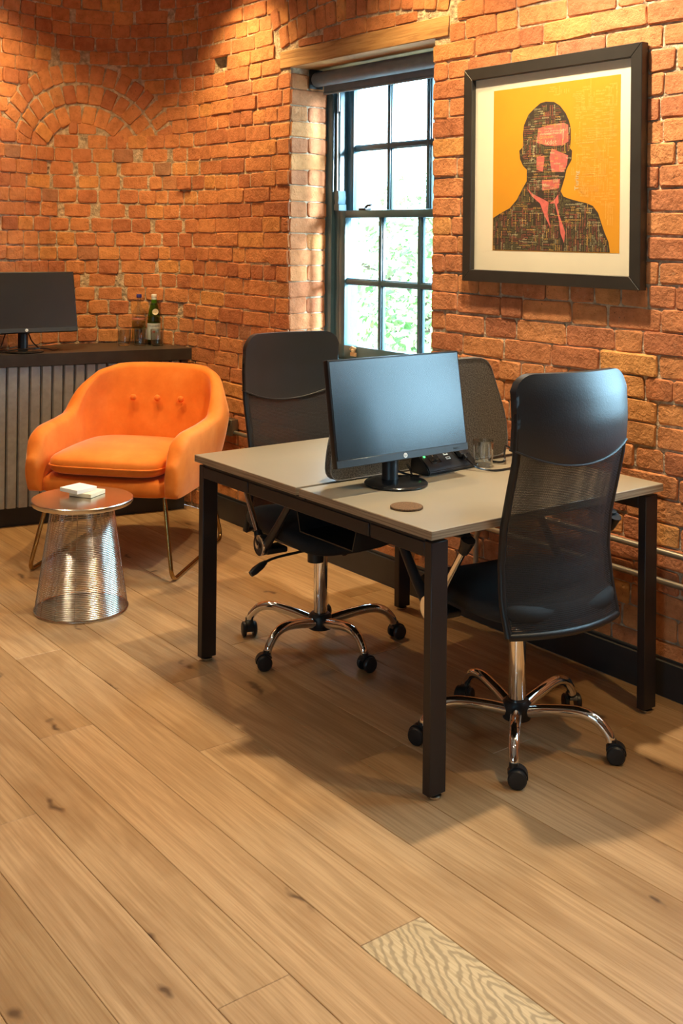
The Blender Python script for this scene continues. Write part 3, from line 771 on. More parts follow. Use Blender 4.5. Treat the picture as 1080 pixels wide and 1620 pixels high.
# felt divider
scr = tag(empty('desk_screen', (0, .608, .735)), 'charcoal felt divider screen standing between the two desktops', 'divider')
outl = fillet([(.50, .0, 0), (.10, 0., 0), (.115, .13, 0), (.215, .355, 0), (.80, .355, 0), (.895, .13, 0), (.905, 0, 0), (.50, .0, 0)], .055, 6)
o2 = [(p[0], p[1]) for p in outl[:-1]]
bm = B(); poly_prism(bm, o2, -.013, .013, 'y'); finish(bm, 'felt_panel', M_FELT, scr, ang=30)
bm = B(); tube(bm, [(p[0], -.013, p[1]) for p in o2], .0022, 6, closed=True, upv=(0, 1, 0)); tube(bm, [(p[0], .013, p[1]) for p in o2], .0022, 6, closed=True, upv=(0, 1, 0)); finish(bm, 'edge_piping', M_FELTEDGE, scr)
for xx in (.25, .75):
    bm = B(); box(bm, xx - .03, xx + .03, -.0065, .0065, -.029, .004, .001); finish(bm, 'clamp', M_BLACK, scr)

# ------------------------------------------------------------------ monitors
def make_monitor(loc, rz, tilt, zlow, basez, label):
    """local: x across, screen faces -y; zlow = height of the lower screen edge above the base"""
    r = tag(empty('monitor', loc, rz), label, 'monitor')
    W, Hh = .540, .325
    T = Matrix.Translation((0, -.045, zlow)) @ Matrix.Rotation(-tilt, 4, 'X')
    bm = B(); box(bm, -W / 2, W / 2, .0, .022, 0, Hh, .003, 2, T); cs = finish(bm, 'casing', M_BLACK, r)
    bm = B(); box(bm, -.17, .17, .020, .05, .05, Hh - .06, .012, 2, T); finish(bm, 'rear_housing', M_BLACK, cs)
    bm = B(); box(bm, -W / 2 + .006, W / 2 - .006, -.0012, .001, .024, Hh - .006, 0, 1, T); finish(bm, 'screen', M_SCREEN, r, smooth=False)
    bm = B(); box(bm, -W / 2 + .001, W / 2 - .001, -.0016, .001, .001, .023, .0008, 1, T); bz = finish(bm, 'lower_bezel', M_BEZEL, r)
    bm = B(); lathe(bm, [(.0078, 0), (.0078, .0008)], 20, T @ Matrix.Translation((0, -.0016, .012)) @ Matrix.Rotation(PI / 2, 4, 'X')); finish(bm, 'badge', M_WHITE, bz)
    V, F = text_geo('hp', .3); Vn = V.copy() * .0072; Vn[:, 0] -= Vn[:, 0].max() / 2; Vn[:, 1] -= .0028
    MT = T @ Matrix.Translation((0, -.0027, .012)) @ Matrix.Rotation(PI / 2, 4, 'X')
    mesh_from('badge_lettering', [tuple(MT @ Vector(v)) for v in Vn.tolist()], F, M_BLACK, bz)
    bm = B(); box(bm, .205, .222, -.003, -.0016, .0095, .0135, .001, 1, T); finish(bm, 'button', M_BLACK, bz)
    bm = B(); lathe(bm, [(.029, .010), (.026, .020), (.026, zlow + .10), (.022, zlow + .105)], 24, Matrix.Translation((0, .030, 0))); box(bm, -.025, .025, .025, .065, zlow + .07, zlow + .12, .004)
    finish(bm, 'stand_post', M_BLACK, r)
    bm = B(); lathe(bm, [(.098, 0), (.101, .003), (.101, .006), (.097, .010), (.070, .0125), (.04, .014)], 48); finish(bm, 'stand_base', M_BLACKGLOSS, r)
    return r
mon1 = make_monitor((.272, .470, DZ + .0003), 0, math.radians(9.5), .087, 0, 'black monitor on the bench desk with pale sheen on its screen')
mon2 = None
# ------------------------------------------------------------------ things on the desk
bm = B(); lathe(bm, [(.046, 0), (.0475, .0012), (.0475, .0052), (.046, .0065)], 40)
o = finish(bm, 'coaster', M_CORK); o.location = (.102, .222, DZ + .0003); tag(o, 'round cork coaster near the front edge of the desk', 'coaster')
pm = tag(empty('power_module', (.545, .565, DZ + .0004), math.radians(4)), 'black desktop power module with sockets and a green light below the monitor', 'power module')
bm = B(); poly_prism(bm, [(-.060, 0), (.022, 0), (.026, .010), (.022, .060), (-.010, .064), (-.052, .030), (-.064, .012)], -.115, .115, 'x'); bmesh.ops.bevel(bm, geom=list(bm.edges), offset=.003, segments=2, affect='EDGES'); pb = finish(bm, 'housing', M_BLACK, pm)
TF = Matrix.Translation((0, -.031, .0472)) @ Matrix.Rotation(math.atan2(.034, .042), 4, 'X')
for xx in (-.062, .062):
    bm = B(); box(bm, xx - .023, xx + .023, -.021, .021, 0, .002, .001, 1, TF); fp = finish(bm, 'socket_face', M_BLACKGLOSS, pm)
    bm = B()
    for a, b_, w_, h_ in ((0, .011, .002, .005), (-.010, -.008, .0045, .002), (.010, -.008, .0045, .002)): box(bm, xx + a - w_, xx + a + w_, b_ - h_, b_ + h_, .0018, .0026, 0, 1, TF)
    finish(bm, 'pin_holes', M_SUB, fp)
for yy in (-.009, .009):
    bm = B(); box(bm, -.010, .010, yy - .005, yy + .005, 0, .002, .0006, 1, TF); us = finish(bm, 'usb_port', M_PAPER, pm)
    bm = B(); box(bm, -.006, .006, yy - .001, yy + .0025, .0018, .0026, 0, 1, TF); finish(bm, 'port_slot', M_BLACK, us)
bm = B(); lathe(bm, [(.004, 0), (.004, .002), (.002, .003)], 12, TF @ Matrix.Translation((-.098, .012, 0))); finish(bm, 'power_light', M_LED, pm)
pl = tag(empty('mains_plug', (0, 0, 0)), 'black mains plug and lead pushed into the desktop power module', 'plug')
WT = pm.matrix_basis @ TF
bm = B(); box(bm, .062 - .021, .062 + .021, -.020, .022, .0045, .024, .006, 2, WT); box(bm, .062 - .008, .062 + .008, -.034, -.016, .008, .022, .004, 2, WT); finish(bm, 'plug_body', M_BLACK, pl)
e0 = tuple(WT @ Vector((.062, -.032, .015)))
z = DZ + .0045
pts = [e0, (e0[0] + .004, e0[1] - .02, e0[2] - .014), (.628, .462, z + .006), (.665, .425, z), (.74, .42, z), (.80, .455, z + .004), (.84, .505, z + .03), (.828, .53, z + .048), (.80, .51, z + .03), (.775, .49, z + .006), (.765, .54, z), (.80, .572, z), (.92, .576, z)]
bm = B(); tube(bm, smooth_path(pts, 8), .0036, 8); finish(bm, 'lead', M_BLACKGLOSS, pl)
o = None
bm = B(); pts = [(.405, .570, DZ + .030), (.392, .54, DZ + .02), (.385, .52, DZ + .005), (.40, .505, DZ + .0045), (.380, .53, DZ + .006), (.33, .54, DZ + .03), (.315, .515, DZ + .08), (.30, .50, DZ + .12)]
tube(bm, smooth_path(pts, 8), .0034, 8); tag(finish(bm, 'monitor_cable', M_BLACKGLOSS), 'black cable looping down behind the desk monitor stand', 'cable')
def make_tumbler(loc, label, r=.036, h=.09, name='tumbler', group=None):
    bm = B(); lathe(bm, [(r * .86, 0), (r * .90, .003), (r * .96, h * .5), (r, h), (r - .0018, h), (r * .94 - .001, h * .5), (r * .84, .009), (.001, .008)], 32, cap=False)
    vs = [v for v in bm.verts if v.co.z < 1e-6]; bm.faces.new(vs[::-1])
    o = finish(bm, name, M_CLEAR); o.location = loc; return tag(o, label, 'glass', group)
make_tumbler((.690, .505, DZ + .0003), 'clear tumbler half hidden by the right edge of the desk monitor')

# ------------------------------------------------------------------ office chairs (local +y = the way the sitter faces)
def yback(z):      # side profile of the backrest
    pz = [.40, .50, .60, .70, .80, .90, 1.0, 1.08, 1.14]; py = [-.235, -.205, -.190, -.198, -.224, -.250, -.258, -.252, -.238]
    return float(np.interp(z, pz, py))
def hwid(z): return float(np.interp(z, [.40, .48, .62, .80, .95, 1.10, 1.14], [.205, .207, .200, .201, .201, .201, .196]))
def pad_low(x): return .925 - .048 * (1 - (x / .222) ** 2)
def back_pt(x, z, off=0.): return (x, yback(z) + .055 * (x / .22) ** 2 - .02 + off, z)
def make_chair(loc, rz, base_rot, label):
    c = tag(empty('office_chair', loc, rz), label, 'chair', 'high back office chairs at the bench desk')
    # five star base
    bm = B(); lathe(bm, [(.030, .062), (.042, .066), (.044, .085), (.043, .112), (.034, .122)], 28); finish(bm, 'base_hub', M_BLACK, c)
    for k in range(5):
        a = base_rot + k * 2 * PI / 5; ca, sa = math.cos(a), math.sin(a)
        prof = smooth_path([(.035, 0, .092), (.10, 0, .108), (.19, 0, .122), (.245, 0, .110), (.278, 0, .078), (.286, 0, .058)], 5)
        bm = B(); tube(bm, [(p[0] * ca, p[0] * sa, p[2]) for p in prof], .0165, 12, rs=[.019 - .005 * t / len(prof) for t in range(len(prof))]); finish(bm, 'base_leg', M_CHROME, c)
        sw = a + [.9, 2.2, -.7, 1.6, .3][k]; ct = Matrix.Translation((.290 * ca, .290 * sa, 0)) @ Matrix.Rotation(sw, 4, 'Z')
        bm = B(); lathe(bm, [(.013, .050), (.013, .066)], 12, ct)
        # hood over the wheels
        for k2 in range(9):
            pass
        hood = [(.030 * math.cos(t), .028 + .030 * math.sin(t)) for t in np.linspace(-.15, PI * .86, 12)] + [(.006, .03)]
        A0 = len(bm.verts)
        poly_prism(bm, hood, -.013, .013, 'y'); bm.verts.ensure_lookup_table()
        bmesh.ops.transform(bm, matrix=ct @ Matrix.Translation((.010, 0, 0)), verts=bm.verts[A0:])
        cst = finish(bm, 'caster', M_BLACK, c)
        for s in (-1, 1):
            bm = B(); lathe(bm, [(.012, 0), (.024, .0), (.0268, .003), (.0268, .011), (.023, .0150), (.008, .0165)], 24, ct @ Matrix.Translation((.010, .0125 * s, .0268)) @ Matrix.Rotation(-s * PI / 2, 4, 'X')); finish(bm, 'wheel', M_BLACK, cst)
    bm = B(); lathe(bm, [(.025, .118), (.0255, .122), (.0255, .36), (.024, .37)], 28); finish(bm, 'gas_lift', M_CHROME, c)
    bm = B(); box(bm, -.08, .08, -.12, .11, .372, .412, .012); lathe(bm, [(.020, 0), (.020, .05)], 18, Matrix.Translation((-.0, .16, .39)) @ Matrix.Rotation(PI / 2, 4, 'X')); lathe(bm, [(.030, 0), (.030, .05)], 18, Matrix.Translation((.06, .06, .335)))
    finish(bm, 'mechanism', M_BLACK, c)
    # tilt lever
    bm = B(); tube(bm, smooth_path([(.07, .09, .392), (.24, .10, .388), (.300, .105, .378)], 4), .005, 8); lv = finish(bm, 'lever', M_BLACK, c)
    bm = B(); tube(bm, [(.292, .105, .380), (.312, .106, .370), (.338, .107, .356), (.354, .108, .347)], .012, 10, rs=[.007, .013, .014, .010]); finish(bm, 'lever_knob', M_BLACK, lv)
    # seat cushion
    def seatfn(p):
        q = p.copy()
        if p.y > .10: q.z -= ((p.y - .10) / .14) ** 2 * .030
        q.z += .018 * (abs(p.x) / .24) ** 2 - .006
        if p.y < -.1: q.x *= 1 - .10 * ((-.1 - p.y) / .14)
        return q
    bm = B(); superbox(bm, (0, .005, .458), (.245, .245, .052), 4.6, 44, 16, seatfn); finish(bm, 'seat', M_SEATFAB, c, ang=80)
    # backrest mesh sheet
    def sheet(x0f, x1f, z0f, z1f, nu, nv, off, mat, name, parent, thick, bulge=0):
        bm = B(); uvl = bm.loops.layers.uv.new('UVMap'); G = []
        for j in range(nv + 1):
            row = []
            for i in range(nu + 1):
                t = -1 + 2 * i / nu
                zt = j / nv
                xx0 = t * .222
                z = z0f(xx0) + (z1f(xx0) - z0f(xx0)) * zt
                xx = t * hwid(z) * x1f
                bl = bulge * (1 - abs(t) ** 4) * (1 - abs(2 * zt - 1) ** 4)
                row.append((back_pt(xx, z, off + bl), (xx, z)))
            G.append(row)
        VS = [[bm.verts.new(p[0]) for p in row] for row in G]
        for j in range(nv):
            for i in range(nu):
                f = bm.faces.new((VS[j][i], VS[j][i + 1], VS[j + 1][i + 1], VS[j + 1][i]))
                for lp, (jj, ii) in zip(f.loops, ((j, i), (j, i + 1), (j + 1, i + 1), (j + 1, i))): lp[uvl].uv = G[jj][ii][1]
        if thick:
            VB = [[bm.verts.new((v.co.x, v.co.y - thick - 2 * bulge * (1 - abs(-1 + 2 * i / nu) ** 4) * (1 - abs(2 * j / nv - 1) ** 4), v.co.z)) for i, v in enumerate(row)] for j, row in enumerate(VS)]
            for j in range(nv):
                for i in range(nu): bm.faces.new((VB[j][i + 1], VB[j][i], VB[j + 1][i], VB[j + 1][i + 1]))
            for j in range(nv):
                bm.faces.new((VS[j + 1][0], VS[j][0], VB[j][0], VB[j + 1][0])[::-1]); bm.faces.new((VS[j][nu], VS[j + 1][nu], VB[j + 1][nu], VB[j][nu])[::-1])
            for i in range(nu):
                bm.faces.new((VS[0][i], VS[0][i + 1], VB[0][i + 1], VB[0][i])[::-1]); bm.faces.new((VS[nv][i + 1], VS[nv][i], VB[nv][i], VB[nv][i + 1])[::-1])
        return finish(bm, name, mat, parent, ang=60)
    for off, nm in ((.007, 'mesh_panel'), (-.007, 'mesh_panel')):
        sheet(0, .985, lambda x: .405, lambda x: .96, 14, 22, off, M_MESH, nm, c, 0)
    def ztop(x): e = max(0., abs(x) - .164); return 1.138 - (.059 - math.sqrt(max(0., .059 ** 2 - e * e)))
    hp = sheet(0, 1.03, pad_low, ztop, 44, 14, .014, M_LEATHER, 'headrest_pad', c, .026, .006)
    bm = B(); tube(bm, [back_pt(x * .93, pad_low(x) + .002, -.013) for x in np.linspace(-.222, .222, 25)] + [back_pt(x * .93, pad_low(x) + .002, .015) for x in np.linspace(.222, -.222, 25)], .003, 8, closed=True); finish(bm, 'seam_piping', M_LEATHER, hp)
    for s in (-1, 1):
        bm = B(); zz = np.linspace(.405, 1.03, 24); tube(bm, [back_pt(s * hwid(z) * .985, z, 0) for z in zz], .0115, 10); finish(bm, 'back_frame', M_BLACK, c)
    bm = B(); tube(bm, [back_pt(x, .408, 0) for x in np.linspace(-.20, .20, 15)], .012, 10); finish(bm, 'lower_rail', M_BLACK, c)
    bm = B(); tube(bm, smooth_path([(0, -.08, .392), (0, -.15, .394), (0, -.215, .402), (0, yback(.405) - .014, .408)], 5), .016, 10, flat=1.8); finish(bm, 'back_spine', M_BLACK, c)
    # arms
    for s in (-1, 1):
        X = s * .278
        bm = B()
        pth = smooth_path([(X * .86, .03, .400), (X * .98, .07, .425), (X, .125, .475), (X, .205, .565), (X, .265, .640), (X, .255, .672)], 6)
        tube(bm, pth, .015, 10, rs=[.021 - .009 * k / len(pth) for k in range(len(pth))], flat=.8); ar = finish(bm, 'armrest', M_BLACK, c)
        bm = B(); superbox(bm, (X, .075, .676), (.026, .195, .014), 4, 20, 10); finish(bm, 'arm_pad', M_BLACK, ar)
        bm = B(); tube(bm, [(X, -.10, .635), (X, .025, .455)], .0105, 12); finish(bm, 'arm_tube', M_CHROME, ar)
        bm = B(); tube(bm, [(X, -.118, .668), (X, -.104, .640), (X, -.095, .627)], .017, 10, rs=[.022, .0165, .015]); finish(bm, 'tube_cap', M_BLACK, ar); bm = B(); tube(bm, [(X, .018, .465), (X, .035, .44), (X, .05, .43)], .016, 10, rs=[.0145, .018, .02]); finish(bm, 'tube_socket', M_BLACK, ar)
        RY = Matrix.Translation((X, .055, .425)) @ Matrix.Rotation(s * PI / 2, 4, 'Y')
        bm = B(); lathe(bm, [(.030, -.02), (.036, -.01), (.036, .010), (.0335, .0135)], 28, RY); box(bm, min(X, X * .7), max(X, X * .7), .02, .09, .396, .416, .005); finish(bm, 'arm_bracket', M_BLACK, ar)
        bm = B(); lathe(bm, [(.036, .009), (.0375, .012), (.036, .0165), (.030, .0158), (.010, .0165)], 32, RY); finish(bm, 'chrome_cap', M_CHROME, ar)
    return c
R_ = math.radians
# facing vectors: first chair looks towards (-.40,-.916), the other towards +y
rz1 = math.atan2(.07, -1); rz2 = R_(-7)
make_chair((.436, 1.087, 0), rz1, R_(50) - rz1, 'black high back office chair facing us on the far side of the desk')
make_chair((.465, .125, 0), rz2, R_(6) - rz2, 'black high back office chair seen from behind on the near side of the desk')

# ------------------------------------------------------------------ orange armchair (local +y = front)
ac = tag(empty('armchair', (.366, 2.506, 0), math.atan2(.75, -.66)), 'orange velvet tub armchair with brass sled legs beside the sideboard', 'armchair')
def arm_shell():
    base = [(-.318, .31), (-.325, .10), (-.325, -.14), (-.302, -.262), (-.215, -.318), (0, -.328), (.215, -.318), (.302, -.262), (.325, -.14), (.325, .10), (.318, .31)]
    path = smooth_path(base, 8); L = [0]
    for a, b_ in zip(path, path[1:]): L.append(L[-1] + math.dist(a, b_))
    tot = L[-1]; bm = B(); rings = []
    for i, (x, y) in enumerate(path):
        a = path[max(i - 1, 0)]; b_ = path[min(i + 1, len(path) - 1)]
        tx, ty = b_[0] - a[0], b_[1] - a[1]; l = math.hypot(tx, ty); nx, ny = ty / l, -tx / l           # outward
        if nx * x + ny * (y + .05) < 0: nx, ny = -nx, -ny
        d = min(L[i], tot - L[i])
        zt = float(np.interp(d, [0, .012, .035, .075, .13, .30, .42, .47, .54, .60, .65, .70, .80], [.53, .568, .602, .626, .638, .643, .652, .672, .760, .826, .852, .858, .860]))
        th = float(np.interp(d, [0, .02, .05, .4, .6, .9], [.052, .066, .072, .070, .066, .064]))
        zb = .362
        lean = float(np.interp(d, [0, .40, .65, .9], [.05, .10, .26, .28]))
        ring = []
        nz = 9
        prof = []
        for j in range(nz): prof.append((th / 2, zb + (zt - th * .42 - zb) * j / (nz - 1)))
        for j in range(1, 8):
            t = PI * j / 8; prof.append((th / 2 * math.cos(t), zt - th * .42 + th * .42 * math.sin(t)))
        for j in range(nz): prof.append((-th / 2, zt - th * .42 + (zb - (zt - th * .42)) * j / (nz - 1)))
        for o_, z in prof:
            lz = lean * (z - zb); belly = .012 * math.sin(PI * (z - zb) / max(.1, zt - zb))
            tap = 1 - 1.0 * max(0., z - .64)
            ring.append(bm.verts.new(((x + nx * (o_ + lz + belly * (1 if o_ > 0 else -.4))) * tap, y + ny * (o_ + lz + belly * (1 if o_ > 0 else -.4)), z)))
        rings.append(ring)
    n = len(rings[0])
    for a, b_ in zip(rings, rings[1:]):
        for k in range(n): bm.faces.new((a[k], a[(k + 1) % n], b_[(k + 1) % n], b_[k]))
    for ring, s in ((rings[0], 1), (rings[-1], -1)):
        # rounded front of the arm
        c0 = sum((v.co for v in ring), Vector()) / n; r2 = [bm.verts.new(c0 + (v.co - c0) * .86 + Vector((0, .018, 0))) for v in ring]; r3 = [bm.verts.new(c0 + (v.co - c0) * .5 + Vector((0, .026, 0))) for v in ring]
        for A_, B__ in ((ring, r2), (r2, r3)):
            for k in range(n): bm.faces.new((A_[k], A_[(k + 1) % n], B__[(k + 1) % n], B__[k]))
        bm.faces.new(r3)
    return finish(bm, 'shell', M_VELVET, ac, ang=75)
shell = arm_shell()
bm = B(); superbox(bm, (0, .0, .392), (.312, .318, .045), 9, 44, 14); finish(bm, 'seat_base', M_VELVET, ac, ang=70)
def cushfn(p):
    q = p.copy(); q.z += .022 * (1 - min(1, (p.x / .3) ** 2)) * (1 - min(1, (p.y / .3) ** 2)) * (1 if p.z > 0 else 0)
    if p.y < 0: q.x *= 1 - .05 * (p.y / -.28) ** 2
    return q
bm = B(); superbox(bm, (0, .045, .482), (.276, .292, .052), 6, 52, 16, cushfn); cu_ = finish(bm, 'seat_cushion', M_VELVET, ac, ang=80)
bm = B(); pp = []
for k in range(60):
    t = 2 * PI * k / 60; sp = lambda w: math.copysign(abs(w) ** (2 / 6), w); pp.append((.277 * sp(math.cos(t)), .045 + .293 * sp(math.sin(t)), .482))
tube(bm, pp, .004, 6, closed=True); finish(bm, 'cushion_piping', M_VELVET, cu_)
for xx in (-.125, 0, .125):
    z = .692; yb = -.33 + .034 - .27 * (z - .362) + .02 + (.006 if xx else 0)
    bm = B(); lathe(bm, [(.016, -.004), (.016, .003), (.012, .008), (.004, .010)], 16, Matrix.Translation((xx, yb, z)) @ Matrix.Rotation(-PI / 2 + .25, 4, 'X')); finish(bm, 'button', M_VELVET, shell)
for s in (-1, 1):
    X = s * .335
    pth = fillet([(s * .27, .255, .358), (X, .325, .010), (X, -.385, .010), (s * .285, -.30, .358)], .055, 6)
    bm = B(); tube(bm, pth, .0095, 12, upv=(1, 0, 0)); finish(bm, 'sled_leg', M_BRASS, ac)

# ------------------------------------------------------------------ wire side table
tb = tag(empty('side_table', (-.105, 1.975, 0)), 'round metal side table on a flared wire basket base', 'table')
TZ = .447
bm = B(); lathe(bm, [(.186, TZ - .022), (.197, TZ - .020), (.202, TZ - .012), (.202, TZ - .003), (.199, TZ), (.001, TZ - .0005)], 64, cap=False); lathe(bm, [(.186, TZ - .022), (.001, TZ - .022)], 64, cap=False); finish(bm, 'table_top', M_STEEL, tb)
def tr(z): return .184 + (.122 - .184) * (z / (TZ - .022)) 
bm = B()
NW = 62
for k in range(NW):
    z = .006 + (TZ - .034) * k / (NW - 1); r = tr(z)
    tube(bm, [(r * math.cos(2 * PI * j / 56), r * math.sin(2 * PI * j / 56), z) for j in range(56)], .00125, 4, closed=True)
ho = finish(bm, 'wire_hoops', M_WIRE, tb); ho['kind'] = 'stuff'
for k in range(14):
    a = 2 * PI * k / 14 + .1
    bm = B(); tube(bm, [((tr(z) - .003) * math.cos(a), (tr(z) - .003) * math.sin(a), z) for z in (.004, TZ - .022)], .0018, 6); finish(bm, 'upright_wire', M_WIRE, tb)
for z, r in ((.005, tr(0) + .0005), (TZ - .024, .122)):
    bm = B(); tube(bm, [(r * math.cos(2 * PI * j / 64), r * math.sin(2 * PI * j / 64), z) for j in range(64)], .004, 8, closed=True); finish(bm, 'ring', M_WIRE, tb)
for k, (lx, ly, rz, lb, zz) in enumerate(((-.068, 2.01, .55, 'cream square tile lying flat on the metal side table', TZ), (-.098, 2.03, .30, 'white square tile resting on top of the cream tile', TZ + .0165))):
    bm = B(); box(bm, -.052, .052, -.052, .052, 0, .016, .0012, 1); o = finish(bm, 'coaster_tile', [M_CREAM, M_WHITE][k]); o.location = (lx, ly, zz + .0005); o.rotation_euler = (0, 0, rz); tag(o, lb, 'coaster', 'tiles on the side table')

# ------------------------------------------------------------------ sideboard with ribbed tambour front
CT = .888
ANG = math.atan(-.2)
cr = tag(empty('sideboard', (.05, 3.33, 0), ANG), 'dark sideboard with grey vertical ribbed front along the curved wall', 'sideboard')
ca, sa = math.cos(ANG), math.sin(ANG)
def cl(x, y): dx, dy = x - .05, y - 3.33; return (dx * ca + dy * sa, -dx * sa + dy * ca)
wallpts = [cl(*wpt(s, 0, .030)[:2]) for s in np.linspace(S0 - .05, SEND - .75, 34)]
wallpts = [p for p in wallpts if p[1] > .03 and p[0] > -.78]
xr = wallpts[0][0]
outline = [(-.80, -.022), (xr + .006, -.022)] + wallpts + [(-.80, wallpts[-1][1])]
bm = B(); poly_prism(bm, outline, CT - .062, CT, 'z'); finish(bm, 'top', M_CREDTOP, cr, smooth=False)
inner = [(-.78, .012), (xr - .012, .012)] + [(x - .008, y - .02) for x, y in wallpts if y > .06] + [(-.78, wallpts[-1][1] - .02)]
bm = B(); poly_prism(bm, inner, .10, CT - .063, 'z'); finish(bm, 'carcass', M_CREDTOP, cr, smooth=False)
bm = B(); poly_prism(bm, [(x, y + .016) for x, y in inner[:2]] + inner[2:], .0, .0995, 'z'); finish(bm, 'plinth', M_SKIRT, cr, smooth=False)
bm = B(); box(bm, xr - .05, xr - .014, -.016, .012, .10, CT - .063, .001, 1); finish(bm, 'end_post', M_CREDTOP, cr, smooth=False)
xx = xr - .056
slat = None
while xx > -.77:
    if slat is None:
        bm = B(); poly_prism(bm, [(-.0265, .011), (-.0265, .0), (-.020, -.012), (.020, -.012), (.0265, .0), (.0265, .011)], .102, CT - .066, 'z')
        slat = finish(bm, 'slat', M_CREDFRONT, cr, smooth=False); slat.location = (xx - .0265, 0, 0)
    else:
        o = slat.copy(); COL.objects.link(o); o.location = (xx - .0265, 0, 0)
    xx -= .0575
mon2 = make_monitor((.205, 3.39, CT + .0003), R_(-7), R_(16), .105, 0, 'black monitor with a dark screen on the sideboard')
def bottle(loc, prof, mat, label, n=32):
    b = tag(empty('bottle', loc), label, 'bottle'); bm = B(); lathe(bm, prof, n); finish(bm, 'glass_body', mat, b); return b
gb = bottle((.965, 3.405, CT + .0003), [(.031, 0), (.0355, .004), (.0365, .012), (.0365, .135), (.0345, .165), (.026, .205), (.0165, .240), (.0138, .262), (.0142, .272), (.0130, .274)], M_GREEN, 'green glass mineral water bottle with pale blue label on the sideboard')
bm = B(); lathe(bm, [(.0370, .028), (.0372, .030), (.0372, .118), (.0370, .120)], 40, cap=False); lab = finish(bm, 'label', M_PAPER, gb)
def wrap(txt, r, h, z, ang0, mat, name, parent, shear=0.):
    V, F = text_geo(txt, shear); Vn = V * h; w = Vn[:, 0].max()
    mesh_from(name, [(r * math.cos(ang0 + (v[0] - w / 2) / r), r * math.sin(ang0 + (v[0] - w / 2) / r), z + v[1]) for v in Vn.tolist()], F, mat, parent)
FA = math.atan2(CAM[1] - 3.4, CAM[0] - .965)
wrap('S.PELLEGRINO', .0376, .0085, .101, FA, M_NAVY, 'label_lettering', lab)
bm = B(); st = [((.010 if k % 2 else .004)) for k in range(0)]
cyl = lambda a, z, r=.0377: (r * math.cos(FA + a / r), r * math.sin(FA + a / r), z)
bm.faces.new([bm.verts.new(cyl((.0115 if k % 2 == 0 else .0045) * math.sin(PI * k / 5), .073 + (.0115 if k % 2 == 0 else .0045) * math.cos(PI * k / 5))) for k in range(10)]); finish(bm, 'star_mark', M_STAR, lab, smooth=False)
bm = B(); bm.faces.new([bm.verts.new(((.0355 - max(0, z_) * .18) * math.cos(FA + .25 + a_ / .03), (.0355 - max(0, z_) * .18) * math.sin(FA + .25 + a_ / .03), .185 + z_)) for a_, z_ in [(.016 * math.cos(t), .017 * math.sin(t)) for t in np.linspace(0, 2 * PI, 22)[:-1]]]); finish(bm, 'neck_label', M_CREAM, gb, smooth=False)
bm = B(); lathe(bm, [(.0150, .232), (.0150, .262), (.0145, .264)], 24, cap=False); finish(bm, 'neck_foil', M_PAPER, gb)
bm = B(); lathe(bm, [(.0150, .264), (.0158, .266), (.0158, .280), (.0145, .283)], 24); finish(bm, 'cap', M_WHITE, gb)
cb = bottle((.900, 3.462, CT + .0003), [(.032, 0), (.037, .004), (.038, .012), (.038, .150), (.036, .172), (.022, .198), (.0125, .220), (.0115, .262), (.0135, .268), (.012, .270)], M_CLEAR, 'clear glass water bottle with blue cap on the sideboard')
bm = B(); lathe(bm, [(.0384, .030), (.0386, .032), (.0386, .128), (.0384, .130)], 40, cap=False); finish(bm, 'label', make_glass('frosted_label', (.75, .78, .62), .5), cb)
bm = B(); lathe(bm, [(.0387, .140), (.0388, .141), (.0388, .148), (.0387, .149)], 40, cap=False); finish(bm, 'label_band', M_PINKLAB, cb)
bm = B(); lathe(bm, [(.0125, .262), (.0145, .264), (.0145, .280), (.013, .282)], 24); finish(bm, 'cap', M_BLUE, cb)
for (x, y, lb) in ((.795, 3.43, 'leftmost of the three clear glasses on the sideboard'), (.872, 3.388, 'middle one of the three clear glasses on the sideboard'), (.944, 3.325, 'clear glass in front of the green bottle on the sideboard')):
    make_tumbler((x, y, CT + .0003), lb, .037, .092, group='glasses on the sideboard')
for k, (pts, lb) in enumerate((([(-.02, 3.36, 0), (.06, 3.345, .006), (.12, 3.335, .016), (.205, 3.33, .018), (.29, 3.335, .016), (.35, 3.36, .002), (.40, 3.41, 0)], 'flat silver black cable lying before the sideboard monitor'),
                               ([(-.05, 3.40, 0), (.0, 3.38, .004), (.06, 3.40, .016), (.10, 3.44, .03), (.13, 3.48, .07), (.16, 3.50, .13)], 'black cable rising behind the sideboard monitor'),
                               ([(.34, 3.50, .002), (.31, 3.47, .01), (.27, 3.46, .05), (.25, 3.475, .12)], 'black cable hanging right of the sideboard monitor stand'))):
    bm = B(); tube(bm, [(p[0], p[1], p[2] + CT + .0040) for p in smooth_path(pts, 7)], .0035, 8); tag(finish(bm, 'cable', M_BLACKGLOSS), lb, 'cable', 'cables on the sideboard')

# ------------------------------------------------------------------ wall services
def make_socket(y, z, label, w, gang):
    s = tag(empty('wall_socket', (WX - .012, y, z)), label, 'socket')
    bm = B(); box(bm, -.040, .0, -w / 2, w / 2, -.043, .043, .004); bx_ = finish(bm, 'back_box', M_METALBOX, s)
    bm = B(); box(bm, -.044, -.039, -w / 2 + .001, w / 2 - .001, -.042, .042, .002, 1); fp = finish(bm, 'face_plate', M_METALBOX, s)
    for k in range(gang):
        yy = (k - (gang - 1) / 2) * -.062
        bm = B()
        for a, b_, w_, h_ in ((0, .004, .002, .005), (-.011, -.016, .004, .002), (.011, -.016, .004, .002)): box(bm, -.0448, -.0435, yy + a - w_, yy + a + w_, b_ - h_ - .004, b_ + h_ - .004)
        finish(bm, 'pin_holes', M_SUB, fp)
        bm = B(); box(bm, -.049, -.043, yy - .006 + (.02 if k == 0 else -.02), yy + .006 + (.02 if k == 0 else -.02), .010, .030, .0015, 1); finish(bm, 'rocker_switch', M_WHITE if k == 0 else M_BLACK, fp)
    return s
make_socket(2.775, .507, 'metal clad double socket on the brick wall beside the armchair', .150, 2)
